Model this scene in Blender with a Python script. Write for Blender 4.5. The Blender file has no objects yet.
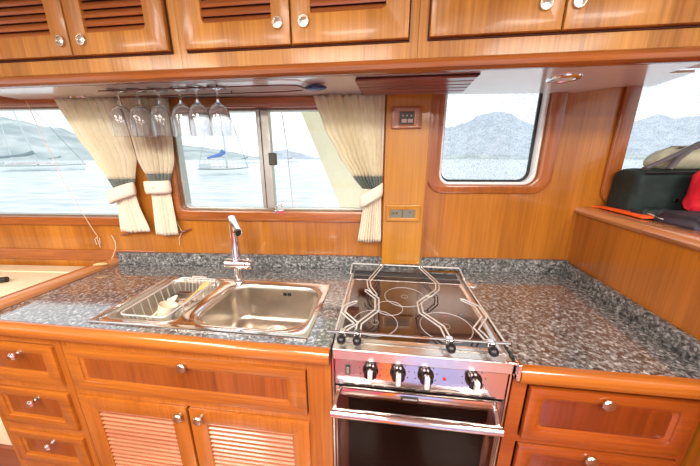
import bpy, bmesh, math, random
from mathutils import Vector, Matrix
random.seed(7)
PI = math.pi
scene = bpy.context.scene
COL = scene.collection

# ---------------------------------------------------------------- materials
MATS = {}
def lin(c):
    return tuple(((v/255)/12.92 if v/255 <= .04045 else ((v/255+.055)/1.055)**2.4) for v in c)
def newmat(name):
    m = bpy.data.materials.new(name); m.use_nodes = True
    nt = m.node_tree
    for n in list(nt.nodes): nt.nodes.remove(n)
    out = nt.nodes.new('ShaderNodeOutputMaterial')
    MATS[name] = m
    return m, nt, out
def N(nt, typ, **kw):
    n = nt.nodes.new(typ)
    for k, v in kw.items():
        if k.startswith('i_'):
            n.inputs[k[2:].replace('_', ' ')].default_value = v
        else: setattr(n, k, v)
    return n
def L(nt, a, b): nt.links.new(a, b)
def ramp(nt, fac, stops):
    r = N(nt, 'ShaderNodeValToRGB')
    while len(r.color_ramp.elements) < len(stops): r.color_ramp.elements.new(.5)
    for e, (p, c) in zip(r.color_ramp.elements, stops):
        e.position = p; e.color = (*c[:3], 1)
    L(nt, fac, r.inputs[0]); return r.outputs[0]
def mixc(nt, fac, a, b, mode='MIX'):
    m = N(nt, 'ShaderNodeMix', data_type='RGBA', blend_type=mode)
    for sock, v in ((m.inputs[0], fac), (m.inputs[6], a), (m.inputs[7], b)):
        if hasattr(v, 'is_linked') or isinstance(v, bpy.types.NodeSocket): L(nt, v, sock)
        elif isinstance(v, (int, float)): sock.default_value = v
        else: sock.default_value = (*v[:3], 1)
    return m.outputs[2]
def plain(name, col, rough=.5, metal=0, var=.06, scale=30, coat=0, spec=.5, bump=0, **kw):
    m, nt, out = newmat(name)
    b = N(nt, 'ShaderNodeBsdfPrincipled')
    tc = N(nt, 'ShaderNodeNewGeometry')
    no = N(nt, 'ShaderNodeTexNoise'); no.inputs['Scale'].default_value = scale
    L(nt, tc.outputs['Position'], no.inputs['Vector'])
    c2 = tuple(max(0, v*(1-var)) for v in col); c1 = tuple(min(1, v*(1+var)) for v in col)
    L(nt, ramp(nt, no.outputs['Fac'], [(.3, c2), (.7, c1)]), b.inputs['Base Color'])
    b.inputs['Roughness'].default_value = rough; b.inputs['Metallic'].default_value = metal
    b.inputs['Coat Weight'].default_value = coat; b.inputs['Specular IOR Level'].default_value = spec
    b.inputs['Coat Roughness'].default_value = .12
    if bump:
        bp = N(nt, 'ShaderNodeBump'); bp.inputs['Strength'].default_value = bump; bp.inputs['Distance'].default_value = .002
        L(nt, no.outputs['Fac'], bp.inputs['Height']); L(nt, bp.outputs[0], b.inputs['Normal'])
    for k, v in kw.items(): b.inputs[k.replace('_', ' ')].default_value = v
    L(nt, b.outputs[0], out.inputs[0])
    return m
def wood(name, dark, light, grain='z', rough=.3, veneer=.11, coat=.6, contrast=1.0, seed=0.0):
    """varnished teak; fine streaks run along the grain axis, veneer leaves change tone across it"""
    m, nt, out = newmat(name)
    b = N(nt, 'ShaderNodeBsdfPrincipled')
    g = N(nt, 'ShaderNodeNewGeometry')
    mp = N(nt, 'ShaderNodeMapping')
    L(nt, g.outputs['Position'], mp.inputs['Vector'])
    mp.inputs['Location'].default_value = (seed, seed*1.7, seed*.6)
    sc = {'x': (1.6, 60, 60), 'y': (60, 1.6, 60), 'z': (60, 60, 1.6)}[grain]
    mp.inputs['Scale'].default_value = sc
    n1 = N(nt, 'ShaderNodeTexNoise'); n1.inputs['Scale'].default_value = 2.2; n1.inputs['Detail'].default_value = 6; n1.inputs['Distortion'].default_value = .4
    L(nt, mp.outputs[0], n1.inputs['Vector'])
    mp2 = N(nt, 'ShaderNodeMapping'); L(nt, g.outputs['Position'], mp2.inputs['Vector'])
    sc2 = {'x': (1., 9, 9), 'y': (9, 1., 9), 'z': (9, 9, 1.)}[grain]
    mp2.inputs['Scale'].default_value = sc2
    n2 = N(nt, 'ShaderNodeTexNoise'); n2.inputs['Scale'].default_value = 1.5; n2.inputs['Detail'].default_value = 3
    L(nt, mp2.outputs[0], n2.inputs['Vector'])
    a = N(nt, 'ShaderNodeMath', operation='MULTIPLY_ADD'); a.inputs[1].default_value = .55*contrast
    L(nt, n1.outputs['Fac'], a.inputs[0])
    a2 = N(nt, 'ShaderNodeMath', operation='MULTIPLY'); a2.inputs[1].default_value = .45
    L(nt, n2.outputs['Fac'], a2.inputs[0]); L(nt, a2.outputs[0], a.inputs[2])
    fac = a.outputs[0]
    if veneer:
        sp = N(nt, 'ShaderNodeSeparateXYZ'); L(nt, g.outputs['Position'], sp.inputs[0])
        if grain == 'z':
            s = N(nt, 'ShaderNodeMath', operation='ADD'); L(nt, sp.outputs[0], s.inputs[0]); L(nt, sp.outputs[1], s.inputs[1]); src = s.outputs[0]
        else: src = sp.outputs[2]
        d = N(nt, 'ShaderNodeMath', operation='DIVIDE'); d.inputs[1].default_value = veneer; L(nt, src, d.inputs[0])
        f = N(nt, 'ShaderNodeMath', operation='FLOOR'); L(nt, d.outputs[0], f.inputs[0])
        w = N(nt, 'ShaderNodeTexWhiteNoise', noise_dimensions='1D'); L(nt, f.outputs[0], w.inputs['W'])
        v = N(nt, 'ShaderNodeMath', operation='MULTIPLY_ADD'); v.inputs[1].default_value = .16; L(nt, w.outputs[0], v.inputs[0]); L(nt, fac, v.inputs[2])
        v2 = N(nt, 'ShaderNodeMath', operation='SUBTRACT'); v2.inputs[1].default_value = .08; L(nt, v.outputs[0], v2.inputs[0]); fac = v2.outputs[0]
    L(nt, ramp(nt, fac, [(.28, dark), (.72, light)]), b.inputs['Base Color'])
    b.inputs['Roughness'].default_value = rough
    b.inputs['Coat Weight'].default_value = coat; b.inputs['Coat Roughness'].default_value = .12
    bp = N(nt, 'ShaderNodeBump'); bp.inputs['Strength'].default_value = .08; bp.inputs['Distance'].default_value = .001
    L(nt, n1.outputs['Fac'], bp.inputs['Height']); L(nt, bp.outputs[0], b.inputs['Normal'])
    L(nt, b.outputs[0], out.inputs[0])
    return m
W_UP  = wood('teak_upper_frame', lin((150,92,24)), lin((208,146,60)), 'z', veneer=.07, coat=.2, rough=.42)  # yellower, paler copy of the teak: lighting difference put into the colour
W_UPX = wood('teak_upper_rail', lin((150,92,24)), lin((204,138,56)), 'x', veneer=0, coat=.2, rough=.42)
W_RAIL = wood('teak_rounded_rail', lin((124,64,24)), lin((180,104,46)), 'x', veneer=0, rough=.22)
W_LOUV = wood('teak_louvre', lin((122,62,26)), lin((186,112,58)), 'x', veneer=0, rough=.28)
W_WALL = wood('teak_wall', lin((146,82,18)), lin((196,124,42)), 'z', veneer=.13)
W_WALLX = wood('teak_trim', lin((132,66,22)), lin((184,106,44)), 'x', veneer=0)
W_TRIMZ = wood('teak_trim_upright', lin((132,66,22)), lin((184,106,44)), 'z', veneer=0)
W_PIL = wood('teak_pillar', lin((168,104,18)), lin((204,140,34)), 'z', veneer=0)
W_LOW = wood('teak_lower_frame', lin((138,68,14)), lin((188,110,34)), 'z', veneer=0)  # redder, darker copy of the teak: lighting difference put into the colour
W_LOWX = wood('teak_lower_rail', lin((134,66,14)), lin((186,108,34)), 'x', veneer=0)
W_PAN = wood('teak_drawer_panel', lin((112,50,10)), lin((160,82,22)), 'z', veneer=.05)
W_EDGE = wood('teak_counter_edge', lin((140,74,22)), lin((190,110,42)), 'x', veneer=0, rough=.2)
W_EDGY = wood('teak_side_rail', lin((160,92,46)), lin((216,150,98)), 'y', veneer=0, rough=.2)
W_RED = wood('teak_right_wall', lin((144,80,16)), lin((192,114,34)), 'z', veneer=.16)
W_RDR = wood('reddish_drawer', lin((118,46,10)), lin((164,80,22)), 'x', veneer=0)  # redder, darker wood tones for the right base unit
W_RPAN = wood('reddish_panel', lin((94,32,6)), lin((134,56,14)), 'z', veneer=.04)
W_VENT = wood('rosewood_vent', lin((112,44,30)), lin((160,84,66)), 'x', veneer=0)
W_FLOOR = wood('floor_teak', lin((98,50,30)), lin((140,78,50)), 'x', veneer=.1)
W_SHADE = wood('shutter_slat', lin((156,82,48)), lin((206,134,96)), 'x', veneer=0, rough=.35)
GAP = plain('gap_shade', lin((70,26,10)), .8)  # shade inside louvre, vent and door gaps painted as dark brown
STEEL = plain('brushed_steel', lin((226,220,214)), .22, .9, .05, 60)
KNOBD = plain('dark_chrome_knob', lin((70,62,60)), .15, .9, .05)
PANELM = plain('panel_steel', lin((214,206,204)), .14, 1, .02, 60)
STEELP = plain('polished_steel', lin((226,218,212)), .1, 1, .03, 40)
STEELB = plain('sink_steel', lin((206,196,182)), .3, 1, .06, 25)
CHROME = plain('chrome', lin((235,232,232)), .06, 1, .01)
WIRE = plain('wire_steel', lin((236,234,228)), .3, .5, .02)
KNOBM = plain('nickel_latch', lin((214,206,192)), .25, 1, .04, 200)
BLACK = plain('black_plastic', lin((26,24,26)), .35)
RUBBER = plain('black_gasket', lin((38,40,40)), .6)
HOBG = plain('hob_glass', lin((40,18,14)), .04, 0, .05, 8, coat=1, spec=.8)
OVENG = plain('oven_glass', lin((24,10,8)), .08, 0, .1, 8, spec=.25)
RINGM = plain('burner_print', lin((190,180,176)), .4)
SOFFIT = plain('gloss_soffit', lin((252,250,246)), .14, .3, .02, 6)
CEIL = plain('ceiling_vinyl', lin((236,230,218)), .6)
CREAM = plain('cream_leather', lin((232,214,178)), .5, 0, .03, 12)
def cloth(name, c, t):
    m, nt, out = newmat(name)
    g = N(nt, 'ShaderNodeNewGeometry'); n = N(nt, 'ShaderNodeTexNoise'); n.inputs['Scale'].default_value = 60; L(nt, g.outputs['Position'], n.inputs['Vector'])
    col = ramp(nt, n.outputs['Fac'], [(.3, tuple(v*.95 for v in c)), (.7, c)])
    a = N(nt, 'ShaderNodeBsdfDiffuse'); b_ = N(nt, 'ShaderNodeBsdfTranslucent'); L(nt, col, a.inputs[0]); L(nt, col, b_.inputs[0])
    mx = N(nt, 'ShaderNodeMixShader'); mx.inputs[0].default_value = t; L(nt, a.outputs[0], mx.inputs[1]); L(nt, b_.outputs[0], mx.inputs[2]); L(nt, mx.outputs[0], out.inputs[0]); return m
CLOTH = cloth('curtain_cotton', lin((253,246,224)), .5)
CLOTHT = plain('tieback_cotton', lin((240,226,204)), .9, 0, .04, 60, bump=.2)
BAND = plain('curtain_band', lin((112,120,112)), .9, 0, .15, 90)
WHITE = plain('white_gelcoat', lin((240,240,236)), .35)
PCREAM = cloth('cream_canvas', lin((253,249,230)), .72)
ALU = plain('window_aluminium', lin((186,186,176)), .35, .8, .05, 30)
GREYPL = plain('grey_socket', lin((120,116,100)), .5)
DKPL = plain('dark_socket', lin((66,62,48)), .4)
BLUEG = plain('blue_glass_bead', lin((40,62,120)), .15, 0, .5, 90)
ROD = plain('bronze_rod', lin((110,70,66)), .35, .5)
CORD = plain('white_cord', lin((236,214,186)), .8)
PEG = plain('pale_wood_toggle', lin((226,178,120)), .6)
BAGM = plain('black_green_nylon', lin((24,40,38)), .75, 0, .3, 30, bump=.3)
BAGD = plain('dark_jacket', lin((52,44,54)), .7, 0, .3, 25, bump=.3)
STRAP = plain('grey_webbing', lin((100,94,98)), .7, 0, .1, 100)
MESHM = plain('pale_olive_pouch', lin((186,186,160)), .6, 0, .15, 40)
REDM = plain('red_cloth', lin((214,22,44)), .75, 0, .15, 30, bump=.3)
ORANGE = plain('orange_cloth', lin((244,92,24)), .7, 0, .08, 20, bump=.2)
PAPER = plain('pale_paper', lin((214,196,182)), .7)
WOODSP = plain('utensil_wood', lin((226,180,110)), .6)
CHINA = plain('pale_crockery', lin((236,214,186)), .3)
HULL = plain('boat_hull_white', lin((246,248,244)), .4)
HULLB = plain('boat_stripe', lin((84,96,100)), .5)
DECKM = plain('boat_deck', lin((214,208,206)), .6, 0, .25, 3)
BLUEC = plain('blue_boom_cover', lin((90,124,196)), .8)
GREYC = plain('grey_boom_cover', lin((124,140,146)), .8)
MAST = plain('mast_metal', lin((206,212,212)), .4)
REDL = plain('red_lamp', lin((170,20,24)), .3)
PINK = plain('pink_mark', lin((225,40,90)), .5)
LENS = plain('lamp_lens', lin((248,244,234)), .3)

def granite(name='granite', honed=False):
    m, nt, out = newmat(name)
    b = N(nt, 'ShaderNodeBsdfPrincipled'); g = N(nt, 'ShaderNodeNewGeometry')
    mp = N(nt, 'ShaderNodeMapping'); mp.inputs['Scale'].default_value = (1, 1, 1); L(nt, g.outputs['Position'], mp.inputs[0])
    v = N(nt, 'ShaderNodeTexVoronoi'); v.inputs['Scale'].default_value = 150; L(nt, mp.outputs[0], v.inputs['Vector'])
    v2 = N(nt, 'ShaderNodeTexNoise'); v2.inputs['Scale'].default_value = 75; v2.inputs['Detail'].default_value = 5; v2.inputs['Roughness'].default_value = .7; L(nt, mp.outputs[0], v2.inputs['Vector'])
    sp = N(nt, 'ShaderNodeSeparateColor'); L(nt, v.outputs['Color'], sp.inputs[0])
    c1 = ramp(nt, sp.outputs[0], [(0, lin((26,28,30))), (.35, lin((58,59,60))), (.6, lin((98,98,96))), (.85, lin((148,148,146))), (1, lin((214,212,208)))])
    c2 = ramp(nt, v2.outputs['Fac'], [(.40, lin((18,20,22))), (.5, lin((90,88,84))), (.66, lin((204,202,200)))])
    L(nt, mixc(nt, .5, c1, c2), b.inputs['Base Color'])
    b.inputs['Roughness'].default_value = .16; b.inputs['Coat Weight'].default_value = 1; b.inputs['Coat Roughness'].default_value = .09
    b.inputs['Coat IOR'].default_value = 2.05
    if honed: b.inputs['Roughness'].default_value = .5; b.inputs['Coat Weight'].default_value = .15; b.inputs['Coat Roughness'].default_value = .3
    L(nt, b.outputs[0], out.inputs[0]); return m
GRAN = granite(); GRANB = granite('granite_honed', True)
def glass():
    m, nt, out = newmat('clear_glass')
    b = N(nt, 'ShaderNodeBsdfPrincipled'); b.inputs['Transmission Weight'].default_value = 1
    b.inputs['Roughness'].default_value = 0; b.inputs['IOR'].default_value = 1.45
    b.inputs['Base Color'].default_value = (1, 1, 1, 1)
    d = N(nt, 'ShaderNodeBsdfDiffuse'); d.inputs[0].default_value = (.95, .95, .97, 1)
    mx = N(nt, 'ShaderNodeMixShader'); mx.inputs[0].default_value = .07; L(nt, b.outputs[0], mx.inputs[1]); L(nt, d.outputs[0], mx.inputs[2])
    L(nt, mx.outputs[0], out.inputs[0]); return m
GLASS = glass()
def pane(name, speck=0.0, tint=(1, 1, 1)):
    m, nt, out = newmat(name)
    t = N(nt, 'ShaderNodeBsdfTransparent'); t.inputs[0].default_value = (*tint, 1)
    gl = N(nt, 'ShaderNodeBsdfGlossy'); gl.inputs['Roughness'].default_value = .02
    lw = N(nt, 'ShaderNodeLayerWeight'); lw.inputs['Blend'].default_value = .5
    p5 = N(nt, 'ShaderNodeMath', operation='POWER'); L(nt, lw.outputs['Facing'], p5.inputs[0]); p5.inputs[1].default_value = 5
    fr = N(nt, 'ShaderNodeMath', operation='MULTIPLY_ADD'); L(nt, p5.outputs[0], fr.inputs[0]); fr.inputs[1].default_value = .6; fr.inputs[2].default_value = .03
    mx = N(nt, 'ShaderNodeMixShader'); L(nt, fr.outputs[0], mx.inputs[0]); L(nt, t.outputs[0], mx.inputs[1]); L(nt, gl.outputs[0], mx.inputs[2])
    last = mx.outputs[0]
    if speck:
        g = N(nt, 'ShaderNodeNewGeometry')
        v = N(nt, 'ShaderNodeTexVoronoi'); v.inputs['Scale'].default_value = 210; L(nt, g.outputs['Position'], v.inputs['Vector'])
        sp = N(nt, 'ShaderNodeSeparateColor'); L(nt, v.outputs['Color'], sp.inputs[0])
        r = ramp(nt, sp.outputs[0], [(.45, (.06, .06, .06)), (.9, (speck,)*3)])
        c = ramp(nt, sp.outputs[1], [(.0, lin((170,182,200))), (1, (1, 1, 1))])
        d = N(nt, 'ShaderNodeBsdfTranslucent'); L(nt, c, d.inputs[0])
        m2 = N(nt, 'ShaderNodeMixShader'); L(nt, r, m2.inputs[0]); L(nt, last, m2.inputs[1]); L(nt, d.outputs[0], m2.inputs[2]); last = m2.outputs[0]
    L(nt, last, out.inputs[0]); return m
PANE = pane('window_pane'); PANES = pane('rain_speckled_pane', .38)
DGLASS = pane('door_glass', 0, (.62, .52, .48))
for n_ in DGLASS.node_tree.nodes:
    if n_.type == 'MATH' and n_.operation == 'MULTIPLY_ADD': n_.inputs[2].default_value = .012
def hillmat(name, c1, c2, s):  # hill colours are pale because distance haze is mixed into them
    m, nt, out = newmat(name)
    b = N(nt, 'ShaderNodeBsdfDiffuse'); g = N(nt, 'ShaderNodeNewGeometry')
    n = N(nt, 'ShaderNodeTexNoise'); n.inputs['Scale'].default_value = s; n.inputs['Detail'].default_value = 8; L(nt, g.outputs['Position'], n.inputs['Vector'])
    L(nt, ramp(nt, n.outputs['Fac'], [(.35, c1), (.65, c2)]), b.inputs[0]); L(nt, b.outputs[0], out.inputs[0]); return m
HILLG = hillmat('hazed_wooded_hill', lin((160,176,178)), lin((206,214,212)), .03)
HILLB = hillmat('hazed_hill', lin((176,188,200)), lin((204,213,222)), .03)
def water():
    m, nt, out = newmat('sea_water')
    b = N(nt, 'ShaderNodeBsdfPrincipled'); g = N(nt, 'ShaderNodeNewGeometry')
    mp = N(nt, 'ShaderNodeMapping'); mp.inputs['Scale'].default_value = (.5, 1.6, 1); L(nt, g.outputs['Position'], mp.inputs[0])
    n = N(nt, 'ShaderNodeTexNoise'); n.inputs['Scale'].default_value = 1.1; n.inputs['Detail'].default_value = 5; L(nt, mp.outputs[0], n.inputs['Vector'])
    L(nt, ramp(nt, n.outputs['Fac'], [(.35, lin((176,196,204))), (.6, lin((226,236,238)))]), b.inputs['Base Color'])
    b.inputs['Roughness'].default_value = .25
    bp = N(nt, 'ShaderNodeBump'); bp.inputs['Strength'].default_value = .5; bp.inputs['Distance'].default_value = .15
    L(nt, n.outputs['Fac'], bp.inputs['Height']); L(nt, bp.outputs[0], b.inputs['Normal'])
    L(nt, b.outputs[0], out.inputs[0]); return m
WATER = water()
def glowmat(name, col, s):
    m, nt, out = newmat(name); e = N(nt, 'ShaderNodeEmission'); e.inputs[0].default_value = (*col, 1); e.inputs[1].default_value = s
    L(nt, e.outputs[0], out.inputs[0]); return m
FILL_GLOW = glowmat('fill_panel_glow', (1, .9, .74), 6)  # glow of the added fill panels

# ---------------------------------------------------------------- geometry helpers
class B:
    def __init__(s): s.b = bmesh.new()
    def addmesh(s, verts, faces):
        vs = [s.b.verts.new(v) for v in verts]
        for f in faces:
            try: s.b.faces.new([vs[i] for i in f])
            except ValueError: pass
        return s
    def box(s, x0, x1, y0, y1, z0, z1, M=None):
        v = [(x, y, z) for x in (x0, x1) for y in (y0, y1) for z in (z0, z1)]
        if M: v = [M(*p) for p in v]
        return s.addmesh(v, [(0,1,3,2),(4,6,7,5),(0,4,5,1),(2,3,7,6),(0,2,6,4),(1,5,7,3)])
    def tube(s, pts, r, closed=False, seg=8, flat=None):
        pts = [Vector(p) for p in pts]; n = len(pts); rings = []
        up = None
        for i, p in enumerate(pts):
            a = pts[(i-1) % n] if (closed or i) else p; c = pts[(i+1) % n] if (closed or i < n-1) else p
            d = (c-a).normalized()
            if up is None:
                up = Vector((0, 0, 1)) if abs(d.z) < .9 else Vector((1, 0, 0))
            x = d.cross(up)
            if x.length < 1e-6: x = d.cross(Vector((0, 1, 0)))
            x.normalize(); u = x.cross(d).normalized(); up = u
            rr = r[i] if isinstance(r, (list, tuple)) else r
            fl = flat or 1
            rings.append([s.b.verts.new(p + x*math.cos(2*PI*k/seg)*rr + u*math.sin(2*PI*k/seg)*rr*fl) for k in range(seg)])
        for i in range(n if closed else n-1):
            A, C = rings[i], rings[(i+1) % n]
            for k in range(seg):
                s.b.faces.new((A[k], A[(k+1) % seg], C[(k+1) % seg], C[k]))
        if not closed:
            s.b.faces.new(rings[0][::-1]); s.b.faces.new(rings[-1])
        return s
    def lathe(s, prof, c=(0, 0, 0), ax=(0, 0, 1), seg=24, caps=True):
        ax = Vector(ax).normalized(); q = Vector((0, 0, 1)).rotation_difference(ax); c = Vector(c); rings = []
        for r, h in prof:
            rings.append([s.b.verts.new(c + q @ Vector((max(r, 1e-5)*math.cos(2*PI*k/seg), max(r, 1e-5)*math.sin(2*PI*k/seg), h))) for k in range(seg)])
        for A, C in zip(rings, rings[1:]):
            for k in range(seg): s.b.faces.new((A[k], A[(k+1) % seg], C[(k+1) % seg], C[k]))
        if caps: s.b.faces.new(rings[0][::-1]); s.b.faces.new(rings[-1])
        return s
    def rows(s, rows, closeu=False, closev=False):
        g = [[s.b.verts.new(p) for p in r] for r in rows]; n = len(g[0])
        for i in range(len(g)-(0 if closev else 1)):
            A, C = g[i], g[(i+1) % len(g)]
            for k in range(n-(0 if closeu else 1)):
                s.b.faces.new((A[k], A[(k+1) % n], C[(k+1) % n], C[k]))
        return s
    def plate(s, outer, holes, w0, w1, M, bevel=0.0):
        cu = bpy.data.curves.new('t', 'CURVE'); cu.dimensions = '2D'; cu.fill_mode = 'BOTH'
        for poly in [outer]+list(holes):
            sp = cu.splines.new('POLY'); sp.points.add(len(poly)-1); sp.use_cyclic_u = True
            for p, (u, v) in zip(sp.points, poly): p.co = (u, v, 0, 1)
        h = (w1-w0)/2
        cu.extrude = h-bevel; cu.bevel_depth = bevel; cu.bevel_resolution = 1; cu.offset = -bevel
        o = bpy.data.objects.new('t', cu); COL.objects.link(o)
        dg = bpy.context.evaluated_depsgraph_get(); me = bpy.data.meshes.new_from_object(o.evaluated_get(dg))
        vs = [M(v.co.x, v.co.y, v.co.z+(w0+w1)/2) for v in me.vertices]
        s.addmesh(vs, [tuple(p.vertices) for p in me.polygons])
        bpy.data.objects.remove(o); bpy.data.curves.remove(cu); bpy.data.meshes.remove(me)
        bmesh.ops.remove_doubles(s.b, verts=s.b.verts, dist=1e-6)
        return s
    def ball(s, c, r, sx=1, sy=1, sz=1, seg=16):
        pr = [(math.sin(PI*i/10)*r, -math.cos(PI*i/10)*r) for i in range(11)]
        n0 = len(s.b.verts); s.lathe(pr, (0, 0, 0), seg=seg); s.b.verts.ensure_lookup_table()
        for v in s.b.verts[n0:]: v.co = Vector((v.co.x*sx, v.co.y*sy, v.co.z*sz)) + Vector(c)
        return s
def rr(x0, x1, z0, z1, r, seg=6):
    if not isinstance(r, (list, tuple)): r = [r]*4
    out = []
    for (cx, cz, a0), q in zip(((x0, z0, PI), (x1, z0, 1.5*PI), (x1, z1, 0), (x0, z1, .5*PI)), r):
        if q < 1e-5: out.append((cx, cz)); continue
        ox = cx+q if cx == x0 else cx-q; oz = cz+q if cz == z0 else cz-q
        for i in range(seg+1):
            a = a0+.5*PI*i/seg; out.append((ox+q*math.cos(a), oz+q*math.sin(a)))
    return out
FR = lambda x, z, w: (x, w, z)            # plate on a plane facing the room (w is y)
TOP = lambda x, y, w: (x, y, w)
SIDE = lambda y, z, w: (w, y, z)
TH = math.atan(.07); CT, ST = math.cos(TH), math.sin(TH)
def W(s, z, o=0): return (s*CT - o*ST, -.02 + s*ST + o*CT, z)      # the window side of the cabin: s along, o outward
WF = lambda s, z, w: W(s, z, w)
def wy(x): return -.02 + x*.07            # y of the wall face at x

OFF = {}
def finish(name, Bb, mat, parent=None, smooth=True, bevel=0, solid=0, origin=None, angle=40):
    bm = Bb.b
    bmesh.ops.recalc_face_normals(bm, faces=bm.faces)
    if parent is None and origin is None:
        xs = [v.co for v in bm.verts]
        origin = Vector(((min(v.x for v in xs)+max(v.x for v in xs))/2, (min(v.y for v in xs)+max(v.y for v in xs))/2, min(v.z for v in xs)))
    off = OFF[parent.name] if parent else Vector(origin)
    bmesh.ops.translate(bm, verts=bm.verts, vec=-off)
    me = bpy.data.meshes.new(name); bm.to_mesh(me); bm.free()
    me.materials.append(mat)
    if smooth:
        for p in me.polygons: p.use_smooth = True
    o = bpy.data.objects.new(name, me); COL.objects.link(o)
    if parent: o.parent = parent
    else: o.location = off
    OFF[o.name] = off.copy()
    if solid:
        md = o.modifiers.new('s', 'SOLIDIFY'); md.thickness = solid; md.offset = 0
    if bevel:
        md = o.modifiers.new('b', 'BEVEL'); md.width = bevel; md.segments = 2; md.limit_method = 'ANGLE'; md.angle_limit = math.radians(40)
    if smooth:
        if hasattr(me, 'set_sharp_from_angle'): me.set_sharp_from_angle(angle=math.radians(angle))
    return o
def tag(o, label, cat, group=None, kind=None):
    o['label'] = label; o['category'] = cat
    if group: o['group'] = group
    if kind: o['kind'] = kind
    return o
def thing(name, label, cat, loc, group=None):
    o = bpy.data.objects.new(name, None); COL.objects.link(o); o.location = loc; o.empty_display_size = .05
    OFF[o.name] = Vector(loc); return tag(o, label, cat, group)
def struct(name, Bb, mat, **k):
    o = finish(name, Bb, mat, **k); o['kind'] = 'structure'; return o
def dup(root, loc, label=None, rotz=None):
    r = root.copy(); COL.objects.link(r); r.location = loc
    if rotz is not None: r.rotation_euler.z = rotz
    if label: r['label'] = label
    for ch in list(root.children):
        c = ch.copy(); COL.objects.link(c); c.parent = r
        for g in list(ch.children):
            d = g.copy(); COL.objects.link(d); d.parent = c
    return r

# ---------------------------------------------------------------- room shell
TOPZ = 2.06
w1h = rr(-2.7, -1.115, 1.143, 1.612, .02); w2h = rr(-.895, -.03, 1.18, 1.597, .03)
w3h = rr(.222, .612, 1.297, 1.70, .045); w4h = rr(.925, 1.95, 1.262, 1.98, .05)
struct('wall_back', B().plate([(-3.2, 0), (2.2, 0), (2.2, TOPZ), (-3.2, TOPZ)], [w1h, w2h, w3h, w4h], 0, .05, WF), W_WALL, smooth=False)
struct('floor', B().box(-3.3, 2.3, -3.6, .3, -.05, 0), W_FLOOR, smooth=False)
struct('ceiling', B().box(-3.3, 2.3, -3.6, .3, TOPZ, TOPZ+.05), CEIL, smooth=False)
struct('wall_left', B().plate([(-3.6, 0), (-.1, 0), (-.1, TOPZ), (-3.6, TOPZ)], [rr(-2.9, -.5, 1.1, 1.85, .05)], -3.27, -3.2, SIDE), W_WALL, smooth=False)
struct('wall_right', B().plate([(-3.6, 0), (.15, 0), (.15, TOPZ), (-3.6, TOPZ)], [rr(-2.9, -.2, 1.25, 1.95, .05)], 2.2, 2.27, SIDE), W_WALL, smooth=False)
struct('wall_front', B().plate([(-3.27, 0), (2.27, 0), (2.27, TOPZ), (-3.27, TOPZ)], [rr(-2.8, -1.1, 1.0, 1.85, .05), rr(-.9, .5, 1.0, 1.85, .05), rr(.7, 1.9, 1.0, 1.85, .05)], -3.6, -3.53, FR), W_WALL, smooth=False)

# window mouldings on the inner face
def ring(inner, outer, w0, w1, M=WF, bev=.006): return B().plate(outer, [inner], w0, w1, M, bev)
win1 = struct('window_1', ring(rr(-2.69, -1.125, 1.15, 1.605, .02), rr(-2.7, -1.115, 1.143, 1.612, .02), .02, .05, bev=.002), ALU)
finish('window_pane', B().box(-2.69, -1.125, .034, .038, 1.15, 1.605, lambda s, o, z: W(s, z, o)), PANE, win1, smooth=False)
win2 = struct('window_2', ring(rr(-.882, -.043, 1.19, 1.588, .02), rr(-.895, -.03, 1.18, 1.597, .03), .012, .05, bev=.002), ALU)
finish('window_pane', B().box(-.882, -.043, .034, .037, 1.19, 1.588, lambda s, o, z: W(s, z, o)), PANE, win2, smooth=False)
WB = lambda s, o, z: W(s, z, o)
finish('window_mullion', B().box(-.531, -.512, .012, .045, 1.19, 1.59, WB).box(-.508, -.474, .0, .034, 1.19, 1.59, WB), ALU, win2, smooth=False, bevel=.003)
finish('gasket', B().box(-.5125, -.5075, .005, .034, 1.19, 1.59, WB), RUBBER, win2, smooth=False)
lt = finish('latch', B().box(-.482, -.452, -.014, .012, 1.375, 1.425, WB), DKPL, win2, bevel=.004); lt['label'] = 'dark latch on the window mullion'
finish('clamp', B().box(-.478, -.43, -.022, .01, 1.172, 1.186, WB).tube([W(-.47, 1.19, -.015), W(-.452, 1.215, -.02), W(-.43, 1.205, -.02)], .005), STEELP, win2, bevel=.003)
win3 = struct('window_3', ring(rr(.232, .602, 1.307, 1.69, .04), rr(.222, .612, 1.297, 1.70, .045), .004, .05, bev=.003), WHITE)
finish('window_pane', B().box(.236, .598, .04, .043, 1.31, 1.68, WB), PANES, win3, smooth=False)
g3 = finish('gasket', ring(rr(.2405, .5935, 1.3155, 1.684, .036), rr(.232, .602, 1.307, 1.69, .04), .034, .045, bev=.001).box(.375, .405, .026, .036, 1.306, 1.316, WB), RUBBER, win3)
win4 = struct('window_4', ring(rr(.933, 1.94, 1.27, 1.97, .045), rr(.925, 1.95, 1.262, 1.98, .05), .012, .05, bev=.003), ALU)
finish('window_pane', B().box(.935, 1.93, .036, .04, 1.27, 1.965, WB), PANES, win4, smooth=False)
struct('trim_1', B().box(-3.1, -1.10, -.014, 0, 1.106, 1.143, WB).box(-3.1, -1.06, -.006, 0, .93, .985, WB), W_WALLX, bevel=.005)
struct('trim_2', ring(w1h and rr(-2.7, -1.115, 1.143, 1.612, .02), rr(-2.75, -1.085, 1.12, 1.655, .03), -.009, 0), W_WALLX)
struct('trim_3', ring(w2h, rr(-.935, .0, 1.135, 1.636, [.05, .01, .01, .02]), -.016, 0), W_WALLX)
struct('trim_4', ring(rr(.222, .612, 1.297, 1.70, .045), rr(.172, .668, 1.262, 1.72, [.07, .07, .01, .01]), -.014, 0, bev=.008), W_TRIMZ)
struct('trim_5', ring(w4h, rr(.868, 2.0, 1.215, 2.03, .07), -.014, 0, bev=.008), W_TRIMZ)
hb = B()
for k in range(8): hb.box(-3.1, -1.5, -.012, 0, 1.657+k*.048, 1.70+k*.048, WB)
struct('trim_6', hb, W_WALLX, bevel=.004)
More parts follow.
